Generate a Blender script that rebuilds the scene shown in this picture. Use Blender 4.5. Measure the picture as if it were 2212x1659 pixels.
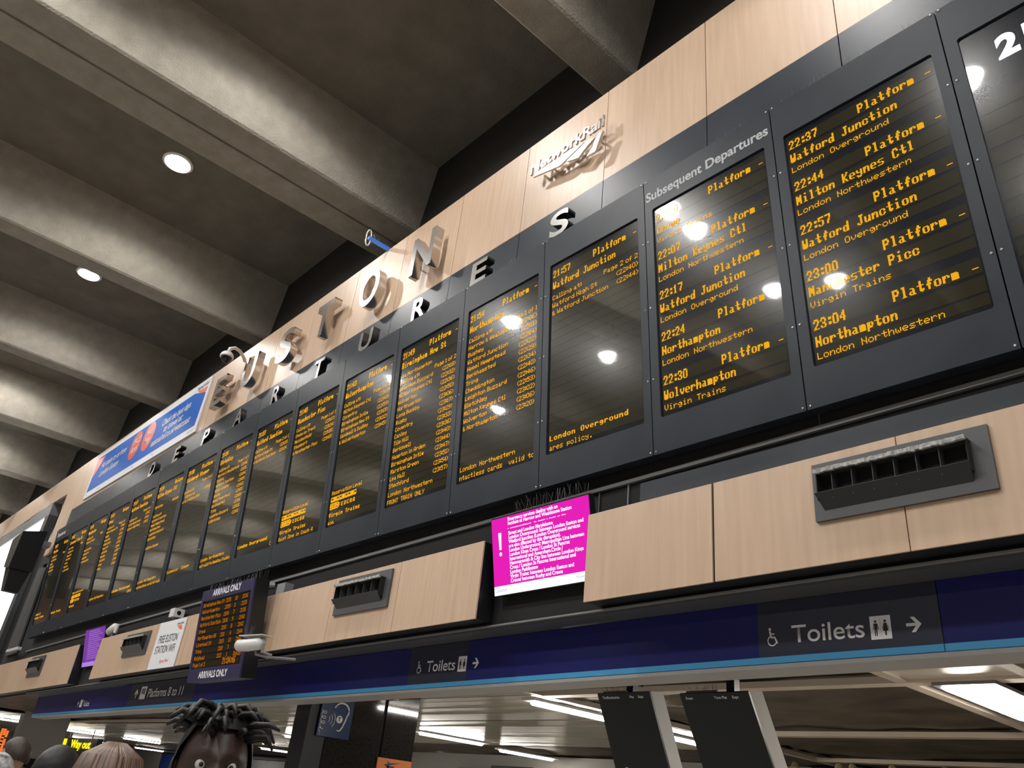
import bpy, math, random
from mathutils import Matrix, Vector
random.seed(7)
for _o in list(bpy.data.objects):
    bpy.data.objects.remove(_o, do_unlink=True)
SC = bpy.context.scene
COL = SC.collection
PI = math.pi

# ------------------------------------------------------------------ camera, world, exposure
W_PX = 2212.0
F_PX = 1727.56
cam_d = bpy.data.cameras.new('camera')
cam_d.sensor_fit = 'HORIZONTAL'
cam_d.sensor_width = 36.0
cam_d.lens = F_PX * 36.0 / W_PX
cam_d.clip_end = 300.0
cam = bpy.data.objects.new('camera', cam_d)
COL.objects.link(cam)
RIGHT = (0.66946617, 0.73579999, 0.10204616)
DOWN = (-0.29183854, 0.38684498, -0.87474638)
FWD = (-0.68311442, 0.55583211, 0.47371442)
cam.matrix_world = Matrix((
    (RIGHT[0], -DOWN[0], -FWD[0], 1.00284),
    (RIGHT[1], -DOWN[1], -FWD[1], -4.203),
    (RIGHT[2], -DOWN[2], -FWD[2], 1.65),
    (0, 0, 0, 1)))
SC.camera = cam

world = bpy.data.worlds.new('hall_air')
world.use_nodes = True
world.node_tree.nodes['Background'].inputs[0].default_value = (0.93, 0.97, 1.0, 1)
world.node_tree.nodes['Background'].inputs[1].default_value = 0.025
SC.world = world
vs = SC.view_settings
vs.view_transform = 'Standard'
vs.look = 'None'
vs.gamma = 1.0
vs.use_curve_mapping = False
vs.exposure = 0.0
SC.cycles.max_bounces = 8

BAYS = [9.0, 4.0, -1.2, -6.0, -10.85, -15.7, -20.9, -26.2, -31, -36, -41, -46, -51, -56]      # roof bays, from the right
LAMPS = []              # (bay, row, x, y)
for _b, _x in enumerate(BAYS):
    if _b == 3:
        _rows = [(-5.95, -2.3), (-6.05, -5.9), (-6.13, -6.85), (-6.43, -10.1), (-5.35, -10.75), (-6.0, -25.5)]  # last position is an added, unseen lamp for hall light
    elif _b == 4:
        _rows = [(-10.85, -2.3), (-11.2, -6.76), (-11.1, -9.96), (-11.0, -25.5)]  # last position again added out of view as fill
    elif _b < 8:
        _rows = [(_x, -2.3), (_x, -6.6), (_x, -10.3), (_x, -25.5)]  # rearmost row added out of view, for general hall light
    else:
        _rows = [(_x, -2.3), (_x, -10.3)]  # far left bays: unseen lamps added to light the left end wall
    for _r, (_px, _py) in enumerate(_rows):
        LAMPS.append((_b, _r, _px, _py))
DOWN_W = 330.0          # each downlight
CEIL_Z = 10.7
BEAM_Z = 9.5


def spot(name, loc, target, power, size_deg, blend, color, radius=0.1):
    d = bpy.data.lights.new(name, 'SPOT')
    d.energy = power
    d.spot_size = math.radians(size_deg)
    d.spot_blend = blend
    d.color = color
    d.shadow_soft_size = radius
    o = bpy.data.objects.new(name, d)
    COL.objects.link(o)
    o.location = loc
    v = Vector(target) - Vector(loc)
    o.rotation_euler = v.to_track_quat('-Z', 'Y').to_euler()
    return o


for _b, _r, _x, _y in LAMPS:
    spot('downlight_beam', (_x, _y, CEIL_Z - 0.06), (_x, _y, 0), DOWN_W, 158, 0.25, (1.0, 0.975, 0.93), 0.15)
# accent spotlights on the beams, aimed at the sign wall: (x, y, z) -> target on the wall, half width
ACCENT = [((-6.9, -6.6, 9.15), (-7.35, 0, 8.2), 480.0, 17),
          ((-3.7, -6.6, 9.15), (-3.55, 0, 8.05), 480.0, 15),
          ((-3.7, -6.6, 9.15), (-0.55, 0, 7.75), 480.0, 17),
          ((-8.3, -6.6, 9.15), (-10.55, 0, 8.25), 170.0, 7),
          ((-8.3, -6.6, 9.15), (-9.75, 0, 7.22), 100.0, 5)]
for _l, _t, _p, _s in ACCENT:
    spot('accent_beam', _l, _t, _p, _s, 0.75, (0.98, 0.98, 1.0), 0.05)


# ------------------------------------------------------------------ materials
def mat(name, col, rough=0.5, metal=0.0, emit=None, estr=0.0, spec=0.5):
    m = bpy.data.materials.new(name)
    m.use_nodes = True
    b = m.node_tree.nodes['Principled BSDF']
    b.inputs['Base Color'].default_value = (*col, 1)
    b.inputs['Roughness'].default_value = rough
    b.inputs['Metallic'].default_value = metal
    b.inputs['Specular IOR Level'].default_value = spec
    if emit:
        b.inputs['Emission Color'].default_value = (*emit, 1)
        b.inputs['Emission Strength'].default_value = estr
    return m


def noise_col(m, c1, c2, scale=(1, 1, 1), nscale=5.0, detail=6.0, lo=0.3, hi=0.7, bump=0.0, bscale=None, rough=None):
    nt = m.node_tree
    N = nt.nodes
    L = nt.links
    b = N['Principled BSDF']
    tc = N.new('ShaderNodeTexCoord')
    mp = N.new('ShaderNodeMapping')
    mp.inputs['Scale'].default_value = scale
    L.new(tc.outputs['Object'], mp.inputs['Vector'])
    n = N.new('ShaderNodeTexNoise')
    n.inputs['Scale'].default_value = nscale
    n.inputs['Detail'].default_value = detail
    L.new(mp.outputs['Vector'], n.inputs['Vector'])
    r = N.new('ShaderNodeValToRGB')
    r.color_ramp.elements[0].position = lo
    r.color_ramp.elements[0].color = (*c1, 1)
    r.color_ramp.elements[1].position = hi
    r.color_ramp.elements[1].color = (*c2, 1)
    L.new(n.outputs['Fac'], r.inputs['Fac'])
    L.new(r.outputs['Color'], b.inputs['Base Color'])
    if bump:
        n2 = N.new('ShaderNodeTexNoise')
        n2.inputs['Scale'].default_value = bscale or nscale * 4
        n2.inputs['Detail'].default_value = 5
        L.new(mp.outputs['Vector'], n2.inputs['Vector'])
        bp = N.new('ShaderNodeBump')
        bp.inputs['Strength'].default_value = bump
        bp.inputs['Distance'].default_value = 0.03
        L.new(n2.outputs['Fac'], bp.inputs['Height'])
        L.new(bp.outputs['Normal'], b.inputs['Normal'])
    return m


def glass(m, r=.03):
    b = m.node_tree.nodes['Principled BSDF']
    b.inputs['Coat Weight'].default_value = 1.0
    b.inputs['Coat Roughness'].default_value = r
    return m


M = {}
M['wood'] = noise_col(mat('beech_laminate', (.6, .43, .3), .42), (.49, .34, .235), (.60, .435, .31), (9, 9, .55), 2.2, 7, .25, .75)
M['slate'] = noise_col(mat('dark_slate_panel', (.035, .04, .05), .38, spec=.28), (.019, .024, .033), (.030, .037, .049), (1, 1, 1), 1.5, 4, .3, .7)
M['bezel'] = noise_col(mat('powder_coated_slate_metal', (.04, .045, .055), .38, spec=.22), (.018, .023, .031), (.026, .033, .043), (1, 1, 1), 2.5, 5, .3, .7)
M['black'] = mat('black_painted_metal', (.008, .009, .011), .35)
M['blackmatt'] = mat('black_matt', (.006, .006, .007), .8)
M['glass'] = glass(mat('dark_screen_glass', (.008, .010, .016), .20, spec=.15))
M['led_off'] = glass(mat('unlit_matrix_rows', (.024, .021, .010), .20, spec=.15))
M['amber'] = mat('amber_led', (.0, .0, 0), 1, emit=(1.0, .46, .010), estr=1.2, spec=0)
M['amber2'] = mat('amber_led_arrivals', (0, 0, 0), 1, spec=0, emit=(1.0, .30, .01), estr=.55)
M['whiteled'] = mat('white_led_digits', (.8, .8, .9), .5, emit=(.80, .86, 1.0), estr=4.0)
M['steel'] = noise_col(mat('brushed_steel', (.62, .61, .6), .26, 1.0), (.55, .54, .53), (.68, .67, .66), (60, 60, 2), 2, 4)
M['steelside'] = mat('polished_steel_return', (.60, .57, .54), .16, 1.0)
M['screw'] = mat('steel_screw', (.6, .6, .62), .25, 1.0)
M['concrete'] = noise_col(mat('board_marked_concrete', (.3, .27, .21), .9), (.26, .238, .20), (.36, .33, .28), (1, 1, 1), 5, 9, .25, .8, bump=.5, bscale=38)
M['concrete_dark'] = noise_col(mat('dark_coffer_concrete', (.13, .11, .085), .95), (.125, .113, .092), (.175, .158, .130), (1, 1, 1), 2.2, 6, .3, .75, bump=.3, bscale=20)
M['lamp'] = mat('lamp_diffuser', (1, 1, 1), .5, emit=(1, .97, .94), estr=110)
M['tube'] = mat('fluorescent_diffuser', (1, 1, 1), .5, emit=(1, .93, .83), estr=60)
M['white'] = mat('white_paint', (.75, .74, .72), .45)
M['offwhite'] = mat('offwhite_plastic', (.62, .62, .61), .4)
M['grey'] = mat('mid_grey_metal', (.20, .20, .205), .45)
M['dgrey'] = mat('dark_grey_metal', (.07, .073, .078), .42)
M['letter_grey'] = mat('grey_vinyl_letter', (.42, .43, .45), .5)
M['letter_white'] = mat('white_vinyl_letter', (.80, .80, .84), .5)
M['lip'] = mat('grey_painted_edge', (.34, .335, .33), .5)
M['navy'] = mat('navy_sign_face', (.014, .016, .12), .35, spec=.2)
M['slateblue'] = mat('slate_blue_sign_insert', (.018, .022, .045), .32)
M['lblue'] = mat('light_blue_stripe', (.055, .32, .62), .4)
M['poster_blue'] = mat('poster_blue', (.016, .115, .48), .6, spec=.2)
M['poster_white'] = mat('poster_white', (.70, .71, .74), .6, spec=.2)
M['poster_red'] = mat('poster_red', (.72, .085, .04), .45)
M['orange'] = mat('logo_orange', (.80, .16, .06), .5)
M['ink'] = mat('dark_ink', (.012, .013, .018), .5)
M['purple_case'] = mat('dark_purple_case', (.035, .03, .085), .35)
M['magenta'] = mat('magenta_screen', (.0, .0, .0), .2, emit=(.80, .010, .47), estr=1.0)
M['screen_white'] = mat('white_screen_area', (.0, .0, .0), .2, emit=(.90, .96, 1.0), estr=1.3)
M['violet'] = mat('violet_screen', (.0, .0, .0), .2, emit=(.17, .035, .33), estr=1.0)
M['violet_txt'] = mat('violet_screen_text', (.0, .0, .0), .2, emit=(.42, .22, .72), estr=1.0)
M['bigscreen'] = mat('white_led_wall', (.0, .0, .0), .3, emit=(.94, .97, 1.0), estr=3.0)
M['cell_txt'] = mat('screen_blue_text', (0, 0, 0), .4, emit=(.35, .30, .75), estr=.8)
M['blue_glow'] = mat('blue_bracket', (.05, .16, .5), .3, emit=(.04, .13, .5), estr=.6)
M['wire'] = mat('spike_wire', (.16, .16, .165), .4, .8)
M['plank'] = noise_col(mat('metal_ceiling_plank', (.5, .47, .40), .22), (.40, .372, .305), (.50, .468, .395), (.6, 40, 1), 1.0, 3)
M['net'] = noise_col(mat('brown_ceiling_membrane', (.12, .09, .06), .55), (.05, .040, .028), (.15, .112, .078), (1, 1.6, 1), 1.6, 6, .3, .75)
M['cream'] = mat('cream_ceiling_rail', (.60, .52, .43), .4)
M['display_face'] = mat('dark_display_face', (.006, .010, .010), .35, spec=.25)
M['end_wall'] = mat('dark_end_wall', (.016, .014, .011), .9)
M['floor'] = noise_col(mat('polished_terrazzo', (.4, .37, .33), .25), (.30, .28, .25), (.42, .39, .35), (1, 1, 1), 30, 3)
M['pink_wall'] = mat('pinkish_brown_wall', (.40, .27, .23), .7)
M['wall_grey'] = mat('grey_white_wall', (.36, .35, .325), .7)
M['granite'] = noise_col(mat('polished_black_granite', (.02, .02, .02), .07), (.012, .012, .012), (.032, .029, .027), (1, 1, 1), 40, 4)
M['loop_blue'] = mat('dark_blue_sign', (.008, .032, .12), .22)
M['poster_orange'] = mat('orange_poster', (.62, .17, .03), .4)
M['yellow'] = mat('yellow_sign_light', (.8, .6, 0), .4, emit=(1.0, .78, .0), estr=1.6)
M['orange_led'] = mat('orange_led_column', (.3, .05, 0), .4, emit=(1.0, .16, .01), estr=1.6)
M['shop_blue'] = mat('shop_fascia_blue', (.008, .03, .17), .25)
M['shop_letter'] = mat('lit_shop_letter', (1, 1, 1), .4, emit=(.92, .88, 1.0), estr=2.0)
M['shop_dark'] = mat('dark_shop_opening', (.02, .02, .02), .5)
M['skin_dark'] = mat('dark_skin', (.040, .021, .016), .42)
M['skin_light'] = mat('light_skin', (.42, .23, .16), .5)
M['hair_black'] = mat('black_hair', (.006, .005, .005), .55)
M['hair_brown'] = noise_col(mat('brown_hair', (.12, .06, .035), .45), (.055, .026, .016), (.17, .092, .058), (30, 30, 2), 2, 5)
M['hair_dbrown'] = noise_col(mat('dark_brown_hair', (.03, .018, .012), .5), (.012, .008, .006), (.04, .024, .016), (30, 30, 3), 2, 5)
M['eye_white'] = mat('eye_white', (.6, .58, .55), .25)
M['cloth_dark'] = mat('dark_jacket', (.018, .02, .028), .85)
M['cloth_grey'] = noise_col(mat('grey_patterned_cloth', (.3, .3, .3), .9), (.05, .05, .05), (.5, .5, .5), (1, 1, 1), 30, 4)
M['cloth_tan'] = mat('tan_coat', (.22, .13, .08), .9)
M['denim'] = mat('denim', (.03, .045, .09), .9)
M['cam_glass'] = mat('camera_lens_glass', (.01, .01, .014), .05)
M['beige_lamp'] = mat('beige_track_lamp', (.55, .47, .30), .4)
M['dust'] = noise_col(mat('dusty_grey_edge', (.35, .35, .35), .9), (.20, .20, .20), (.52, .52, .51), (1, 1, 1), 45, 5, .35, .65)


# ------------------------------------------------------------------ mesh helpers
class MB:
    def __init__(s):
        s.v, s.f, s.mi = [], [], []

    def face(s, pts, mi=0):
        i = len(s.v)
        s.v += [tuple(p) for p in pts]
        s.f.append(tuple(range(i, i + len(pts))))
        s.mi.append(mi)
        return s

    def box(s, x0, x1, y0, y1, z0, z1, mi=0):
        i = len(s.v)
        s.v += [(x0, y0, z0), (x1, y0, z0), (x1, y1, z0), (x0, y1, z0), (x0, y0, z1), (x1, y0, z1), (x1, y1, z1), (x0, y1, z1)]
        for f in ((0, 3, 2, 1), (4, 5, 6, 7), (0, 1, 5, 4), (1, 2, 6, 5), (2, 3, 7, 6), (3, 0, 4, 7)):
            s.f.append(tuple(i + k for k in f))
            s.mi.append(mi)
        return s

    def hexa(s, p, mi=0):
        """eight corners: four of the near end, four of the far end, both in the same order"""
        i = len(s.v)
        s.v += [tuple(q) for q in p]
        for f in ((3, 2, 1, 0), (4, 5, 6, 7), (0, 1, 5, 4), (1, 2, 6, 5), (2, 3, 7, 6), (3, 0, 4, 7)):
            s.f.append(tuple(i + k for k in f))
            s.mi.append(mi)
        return s

    def prism(s, poly, y0, y1, mi=0, side=None):
        """polygon [(x,z)] extruded along y"""
        n = len(poly)
        i = len(s.v)
        s.v += [(x, y0, z) for x, z in poly] + [(x, y1, z) for x, z in poly]
        s.f.append(tuple(range(i, i + n)))
        s.mi.append(mi)
        s.f.append(tuple(range(i + 2 * n - 1, i + n - 1, -1)))
        s.mi.append(mi)
        for k in range(n):
            k2 = (k + 1) % n
            s.f.append((i + k, i + n + k, i + n + k2, i + k2))
            s.mi.append(mi if side is None else side)
        return s

    def tube(s, pts, r, n=6, mi=0, cap=True):
        pts = [Vector(p) for p in pts]
        rs = r if isinstance(r, (list, tuple)) else [r] * len(pts)
        base = len(s.v)
        up = Vector((0, 0, 1))
        for k, p in enumerate(pts):
            d = (pts[min(k + 1, len(pts) - 1)] - pts[max(k - 1, 0)]).normalized()
            a = d.cross(up)
            if a.length < 1e-3:
                a = d.cross(Vector((1, 0, 0)))
            a.normalize()
            b = d.cross(a)
            for j in range(n):
                t = 2 * PI * j / n
                s.v.append(tuple(p + (a * math.cos(t) + b * math.sin(t)) * rs[k]))
        for k in range(len(pts) - 1):
            for j in range(n):
                j2 = (j + 1) % n
                s.f.append((base + k * n + j, base + k * n + j2, base + (k + 1) * n + j2, base + (k + 1) * n + j))
                s.mi.append(mi)
        if cap:
            s.f.append(tuple(base + j for j in reversed(range(n))))
            s.f.append(tuple(base + (len(pts) - 1) * n + j for j in range(n)))
            s.mi += [mi, mi]
        return s

    def disc(s, c, r, n=28, mi=0, down=True):
        i = len(s.v)
        s.v += [(c[0] + r * math.cos(2 * PI * k / n), c[1] + r * math.sin(2 * PI * k / n), c[2]) for k in range(n)]
        s.f.append(tuple(i + k for k in (reversed(range(n)) if down else range(n))))
        s.mi.append(mi)
        return s

    def ball(s, c, r, nu=16, nv=10, mi=0, fn=None, v0=0.0, v1=1.0):
        """ellipsoid; r may be a 3-tuple; v range picks a cap (0 = bottom pole)"""
        rx, ry, rz = r if isinstance(r, (tuple, list)) else (r, r, r)
        base = len(s.v)
        for j in range(nv + 1):
            ph = PI * (v0 + (v1 - v0) * j / nv) - PI / 2
            for k in range(nu):
                th = 2 * PI * k / nu
                p = (math.cos(ph) * math.cos(th), math.cos(ph) * math.sin(th), math.sin(ph))
                q = (c[0] + rx * p[0], c[1] + ry * p[1], c[2] + rz * p[2])
                s.v.append(fn(q, p) if fn else q)
        for j in range(nv):
            for k in range(nu):
                k2 = (k + 1) % nu
                s.f.append((base + j * nu + k, base + j * nu + k2, base + (j + 1) * nu + k2, base + (j + 1) * nu + k))
                s.mi.append(mi)
        return s

    def build(s, name, mats, parent=None, smooth=False, props=None):
        me = bpy.data.meshes.new(name)
        me.from_pydata(s.v, [], s.f)
        for m in (mats if isinstance(mats, (list, tuple)) else [mats]):
            me.materials.append(M[m] if isinstance(m, str) else m)
        me.polygons.foreach_set('material_index', s.mi)
        if smooth:
            me.polygons.foreach_set('use_smooth', [True] * len(s.f))
        me.update()
        return link(name, me, parent, props)


def link(name, me, parent=None, props=None):
    o = bpy.data.objects.new(name, me)
    COL.objects.link(o)
    if parent:
        o.parent = parent
    for k, v in (props or {}).items():
        o[k] = v
    return o


def tag(o, label, cat, group=None, kind=None):
    o['label'] = label
    o['category'] = cat
    if group:
        o['group'] = group
    if kind:
        o['kind'] = kind
    return o


def empty(name, loc=(0, 0, 0), rot=(0, 0, 0)):
    o = bpy.data.objects.new(name, None)
    COL.objects.link(o)
    o.location = loc
    o.rotation_euler = rot
    o.empty_display_size = 0.1
    return o


def thing(name, label, cat, loc=(0, 0, 0), rot=(0, 0, 0), group=None):
    return tag(empty(name, loc, rot), label, cat, group)


def struct(o):
    o['kind'] = 'structure'
    return o


def text_mesh(s, size=1.0, extrude=0.0, bold=0.0, align='LEFT', width=None, italic=0.0, line=1.0, bevel=0.0):
    """text as a mesh standing in the XZ plane, facing -Y, baseline at z = 0"""
    cu = bpy.data.curves.new('lettering', 'FONT')
    cu.body = s
    cu.size = size
    cu.extrude = extrude
    cu.offset = bold
    cu.align_x = align
    cu.shear = italic
    cu.space_line = line
    cu.bevel_depth = bevel
    ob = bpy.data.objects.new('lettering', cu)
    COL.objects.link(ob)
    dg = bpy.context.evaluated_depsgraph_get()
    dg.update()
    me = bpy.data.meshes.new_from_object(ob.evaluated_get(dg))
    bpy.data.objects.remove(ob, do_unlink=True)
    bpy.data.curves.remove(cu)
    xs = [v.co.x for v in me.vertices]
    sx = 1.0
    if width and xs and max(xs) > min(xs):
        sx = width / (max(xs) - min(xs))
        x0 = min(xs)
    for v in me.vertices:
        x, y, z = v.co
        if width:
            x = (x - x0) * sx if align == 'LEFT' else x * sx
        v.co = (x, -z, y)
    me.update()
    return me


def text_obj(name, s, material, loc, parent=None, rot=(0, 0, 0), **kw):
    me = text_mesh(s, **kw)
    me.materials.clear()
    me.materials.append(M[material])
    o = link(name, me, parent)
    o.location = loc
    o.rotation_euler = rot
    return o

# ------------------------------------------------------------------ the hall: floor, roof, far walls
struct(MB().box(-62, 14, -32, 20, -.3, 0).build('floor', 'floor'))

BEAMS = [(11.5, 11.05), (6.5, 6.05), (1.52, 1.07), (-3.45, -3.93), (-7.86, -8.93), (-12.95, -13.42), (-17.9, -18.34),
         (-22.45, -23.02), (-27.5, -28.0), (-32.5, -33.0), (-37.5, -38.0), (-42.5, -43.0), (-47.5, -48.0), (-52.5, -53.0)]
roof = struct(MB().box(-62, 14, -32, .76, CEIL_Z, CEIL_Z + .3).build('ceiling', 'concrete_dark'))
for _xr, _xl in BEAMS:
    b = MB()
    if _xr == -7.86:                       # the double beam at the movement joint, with a joint groove
        prof = [(_xr + .25, CEIL_Z), (_xr, BEAM_Z + .03), (_xr - .03, BEAM_Z), (-8.33, BEAM_Z), (-8.345, BEAM_Z + .08), (-8.375, BEAM_Z + .08),
                (-8.39, BEAM_Z + .012), (_xl + .12, BEAM_Z + .012), (_xl, BEAM_Z + .05), (_xl - .25, CEIL_Z)]
    else:
        prof = [(_xr + .28, CEIL_Z), (_xr, BEAM_Z + .03), (_xr - .03, BEAM_Z), (_xl + .03, BEAM_Z), (_xl, BEAM_Z + .03), (_xl - .28, CEIL_Z)]
    b.prism(prof, -32, .76)
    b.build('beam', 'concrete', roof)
struct(MB().box(-62, 14, .76, 1.1, 4.2, CEIL_Z + .3).build('wall_end', 'end_wall'))
struct(MB().box(-62, -61.6, -32, .76, 0, CEIL_Z).box(-61.6, -61.2, -32, .76, 0, 8.6).build('wall_left', 'pink_wall'))
struct(MB().box(-62, 14, -32.4, -32, 0, CEIL_Z).build('wall_front', 'wall_grey'))
struct(MB().box(14, 14.4, -32, .76, 0, CEIL_Z).build('wall_right', 'wall_grey'))

# ------------------------------------------------------------------ sign wall: wood and dark panels
def ztop(x):
    return 8.38 + (0.0142 * (-10.0 - x) if x < -10 else 0.0)

def zmid(x):
    return 7.145 + (0.006 * (-10.0 - x) if x < -10 else 0.0)

wall = struct(MB().box(-20.75, 4.1, .036, .06, 6.0, 8.2).build('wall_back', 'blackmatt'))
SEAMS = [4.07 - 1.2 * i for i in range(0, 22)]           # ... -0.73, -1.93 ...
g = .004
for a, c in zip(SEAMS[:-1], SEAMS[1:]):
    x0, x1 = c + g, a - g
    if x0 < -20.78:
        x0 = -20.78
    if x1 <= x0:
        continue
    MB().hexa([(x0, 0, zmid(x0)), (x1, 0, zmid(x1)), (x1, 0, ztop(x1)), (x0, 0, ztop(x0)),
               (x0, .035, zmid(x0)), (x1, .035, zmid(x1)), (x1, .035, ztop(x1)), (x0, .035, ztop(x0))]).build('wood_panel', 'wood', wall)
    MB().hexa([(x0, 0, 6.05), (x1, 0, 6.05), (x1, 0, zmid(x1) - .002), (x0, 0, zmid(x0) - .002),
               (x0, .035, 6.05), (x1, .035, 6.05), (x1, .035, zmid(x1) - .002), (x0, .035, zmid(x0) - .002)]).build('dark_panel', 'slate', wall)
# wood frame around the opening at the left end
MB().hexa([(-22.0, 0, 6.2), (-20.788, 0, 6.2), (-20.788, 0, ztop(-20.8)), (-22.0, 0, ztop(-22)),
           (-22.0, .06, 6.2), (-20.788, .06, 6.2), (-20.788, .06, ztop(-20.8)), (-22.0, .06, ztop(-22))]).build('wood_panel', 'wood', wall)
for xa, xb in ((-22.008, -25.8), (-25.808, -29.6), (-29.608, -33.4), (-33.408, -37.2), (-37.208, -45)):
    MB().hexa([(xb, 0, 7.96), (xa, 0, 7.89), (xa, 0, ztop(xa)), (xb, 0, ztop(xb)),
               (xb, .06, 7.96), (xa, .06, 7.89), (xa, .06, ztop(xa)), (xb, .06, ztop(xb))]).build('wood_panel', 'wood', wall)
# black recess behind the opening
struct(MB().box(-45, -20.0, .5, .55, 2.95, 8.3).box(-22.0, -20.4, .07, .5, 6.0, 8.2).build('wall_recess', 'black'))

# big white LED wall in the opening
t = thing('led_wall', 'huge blank white glowing screen at the far left end of the wall', 'screen', (-32, .1, 5.6))
MB().box(-12, 8.25, -.06, .1, -2.2, 1.98).build('screen', 'bigscreen', t)
MB().box(-12, 8.65, -.1, .12, 1.98, 2.33).build('top_frame', 'grey', t)
MB().box(8.25, 8.65, -.1, .12, -2.2, 1.98).build('side_frame', 'dgrey', t)
# slate panel standing beside the board's left end
tag(MB().hexa([(-22.15, .03, 3.78), (-21.15, .03, 3.8), (-21.35, .03, 5.85), (-22.15, .03, 5.93),
               (-22.15, .07, 3.78), (-21.15, .07, 3.8), (-21.35, .07, 5.85), (-22.15, .07, 5.93)]).build('side_panel', 'dgrey'),
    'dark grey upright panel just left of the departures board', 'panel')
struct(MB().box(-23.6, -22.2, .12, .2, 3.0, 6.6).build('trim_1', 'black'))
tag(MB().box(-21.4, -20.3, -.12, -.04, 3.80, 3.86).build('light_strip', 'offwhite'),
    'thin pale strip light under the left end of the departures board', 'light')

# loudspeaker in front of the board's left top corner
t = thing('loudspeaker', 'black angular loudspeaker hung in front of the white screen and the board corner', 'speaker', (-20.95, -.62, 6.0))
MB().hexa([(-.22, -.25, -.42), (.40, -.25, -.50), (.40, .25, -.50), (-.22, .25, -.42),
           (-.52, -.25, .30), (.42, -.25, .36), (.42, .25, .50), (-.42, .25, .50)]).build('cabinet', 'black', t)
MB().hexa([(-.02, -.15, -.98), (.30, -.15, -1.0), (.30, .15, -1.0), (-.02, .15, -.98),
           (-.16, -.22, -.43), (.38, -.22, -.47), (.38, .22, -.47), (-.16, .22, -.43)]).build('horn', 'blackmatt', t)
MB().box(-.6, -.3, .22, .55, .3, .42).build('bracket', 'grey', t)

# ------------------------------------------------------------------ downlights in the coffers, with unseen ones added to light the hall
def make_downlight():
    t = empty('ceiling_downlight')
    b = MB()
    n = 30
    for k in range(n):
        a0, a1 = 2 * PI * k / n, 2 * PI * (k + 1) / n
        for (r0, z0, r1, z1) in ((.25, -.015, .21, -.03), (.21, -.03, .205, 0.0), (.25, -.015, .25, 0.0)):
            b.face([(r0 * math.cos(a0), r0 * math.sin(a0), z0), (r0 * math.cos(a1), r0 * math.sin(a1), z0),
                    (r1 * math.cos(a1), r1 * math.sin(a1), z1), (r1 * math.cos(a0), r1 * math.sin(a0), z1)])
    b.build('rim', 'white', t)
    MB().disc((0, 0, -.006), .205, 32).build('diffuser', 'lamp', t)
    return t

ordn = ['first', 'second', 'third', 'fourth', 'fifth', 'sixth', 'seventh', 'eighth', 'ninth', 'tenth', 'eleventh', 'twelfth', 'thirteenth', 'fourteenth']
dl = make_downlight()
for n_, (bay, row, x, y) in enumerate(LAMPS):
    if n_ == 0:
        o = dl
    else:
        o = dl.copy()
        COL.objects.link(o)
        for ch in dl.children:
            c = ch.copy()
            COL.objects.link(c)
            c.parent = o
    o.location = (x, y, CEIL_Z)
    lab = 'round downlight, %s roof bay from the right, %s out from the sign wall' % (ordn[bay], ordn[row])
    if (bay, row) == (4, 0):
        lab = 'glowing round downlight in the bay left of the double concrete beam'
    if (bay, row) == (5, 0):
        lab = 'glowing downlight half hidden behind a concrete beam at the left'
    tag(o, lab, 'light', 'round downlights in the roof bays')

# accent spotlights hung under the beams
for k, (loc, lab) in enumerate((((-8.3, -6.6, 9.15), 'small accent spotlight under the double beam, aimed left along the sign wall'),
                                ((-6.9, -6.6, 9.15), 'small accent spotlight on a drop rod, aimed at the fifth big steel letter'),
                                ((-3.7, -6.6, 9.15), 'small accent spotlight under the rightmost visible beam, aimed at the steel logo'))):
    t = thing('spotlight', lab, 'light', loc, group='accent spotlights under the beams')
    MB().tube([(0, -.08, .04), (0, -.34, .10)], [.10, .075], 14).build('housing', 'black', t)
    top = BEAM_Z - loc[2] if k != 1 else CEIL_Z - loc[2]
    MB().tube([(0, -.25, .08), (0, -.25, top)], .015, 8).build('stem', 'black', t)

# ------------------------------------------------------------------ dot-matrix lettering
FONT = {
 '!': '00005F0000', '&': '3649562050', "'": '0008070300', '(': '001C224100', ')': '0041221C00', '+': '08083E0808', ',': '0080703000',
 '-': '0808080808', '.': '0000606000', '/': '2010080402', '0': '3E4141413E', '1': '00427F4000', '2': '4261514946', '3': '2241494936',
 '4': '1814127F10', '5': '2745454539', '6': '3C4A494931', '7': '0101711907', '8': '3649494936', '9': '464949291E', ':': '0036360000',
 'A': '7E1111117E', 'B': '7F49494936', 'C': '3E41414122', 'D': '7F4141413E', 'E': '7F49494941', 'F': '7F09090901', 'G': '3E41415173',
 'H': '7F0808087F', 'I': '00417F4100', 'J': '2040413F01', 'K': '7F08142241', 'L': '7F40404040', 'M': '7F021C027F', 'N': '7F0408107F',
 'O': '3E4141413E', 'P': '7F09090906', 'Q': '3E4151215E', 'R': '7F09192946', 'S': '2649494932', 'T': '01017F0101', 'U': '3F4040403F',
 'V': '1F2040201F', 'W': '3F4038403F', 'X': '6314081463', 'Y': '0304780403', 'Z': '6159494D43', 'a': '2054547840', 'b': '7F28444438',
 'c': '3844444428', 'd': '384444287F', 'e': '3854545418', 'f': '00087E0902', 'g': '18A4A49C78', 'h': '7F08040478', 'i': '00447D4000',
 'j': '2040403D00', 'k': '7F10284400', 'l': '00417F4000', 'm': '7C04780478', 'n': '7C08040478', 'o': '3844444438', 'p': 'FC18242418',
 'q': '18242418FC', 'r': '7C08040408', 's': '4854545424', 't': '04043F4424', 'u': '3C4040207C', 'v': '1C2040201C', 'w': '3C4030403C',
 'x': '4428102844', 'y': '4C9090907C', 'z': '4464544C44', '>': '10387C387C', ' ': '0000000000'}
DOT = .0068

def glyph(ch):
    h = FONT.get(ch, FONT[' '])
    return [int(h[2 * i:2 * i + 2], 16) for i in range(5)]

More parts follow.
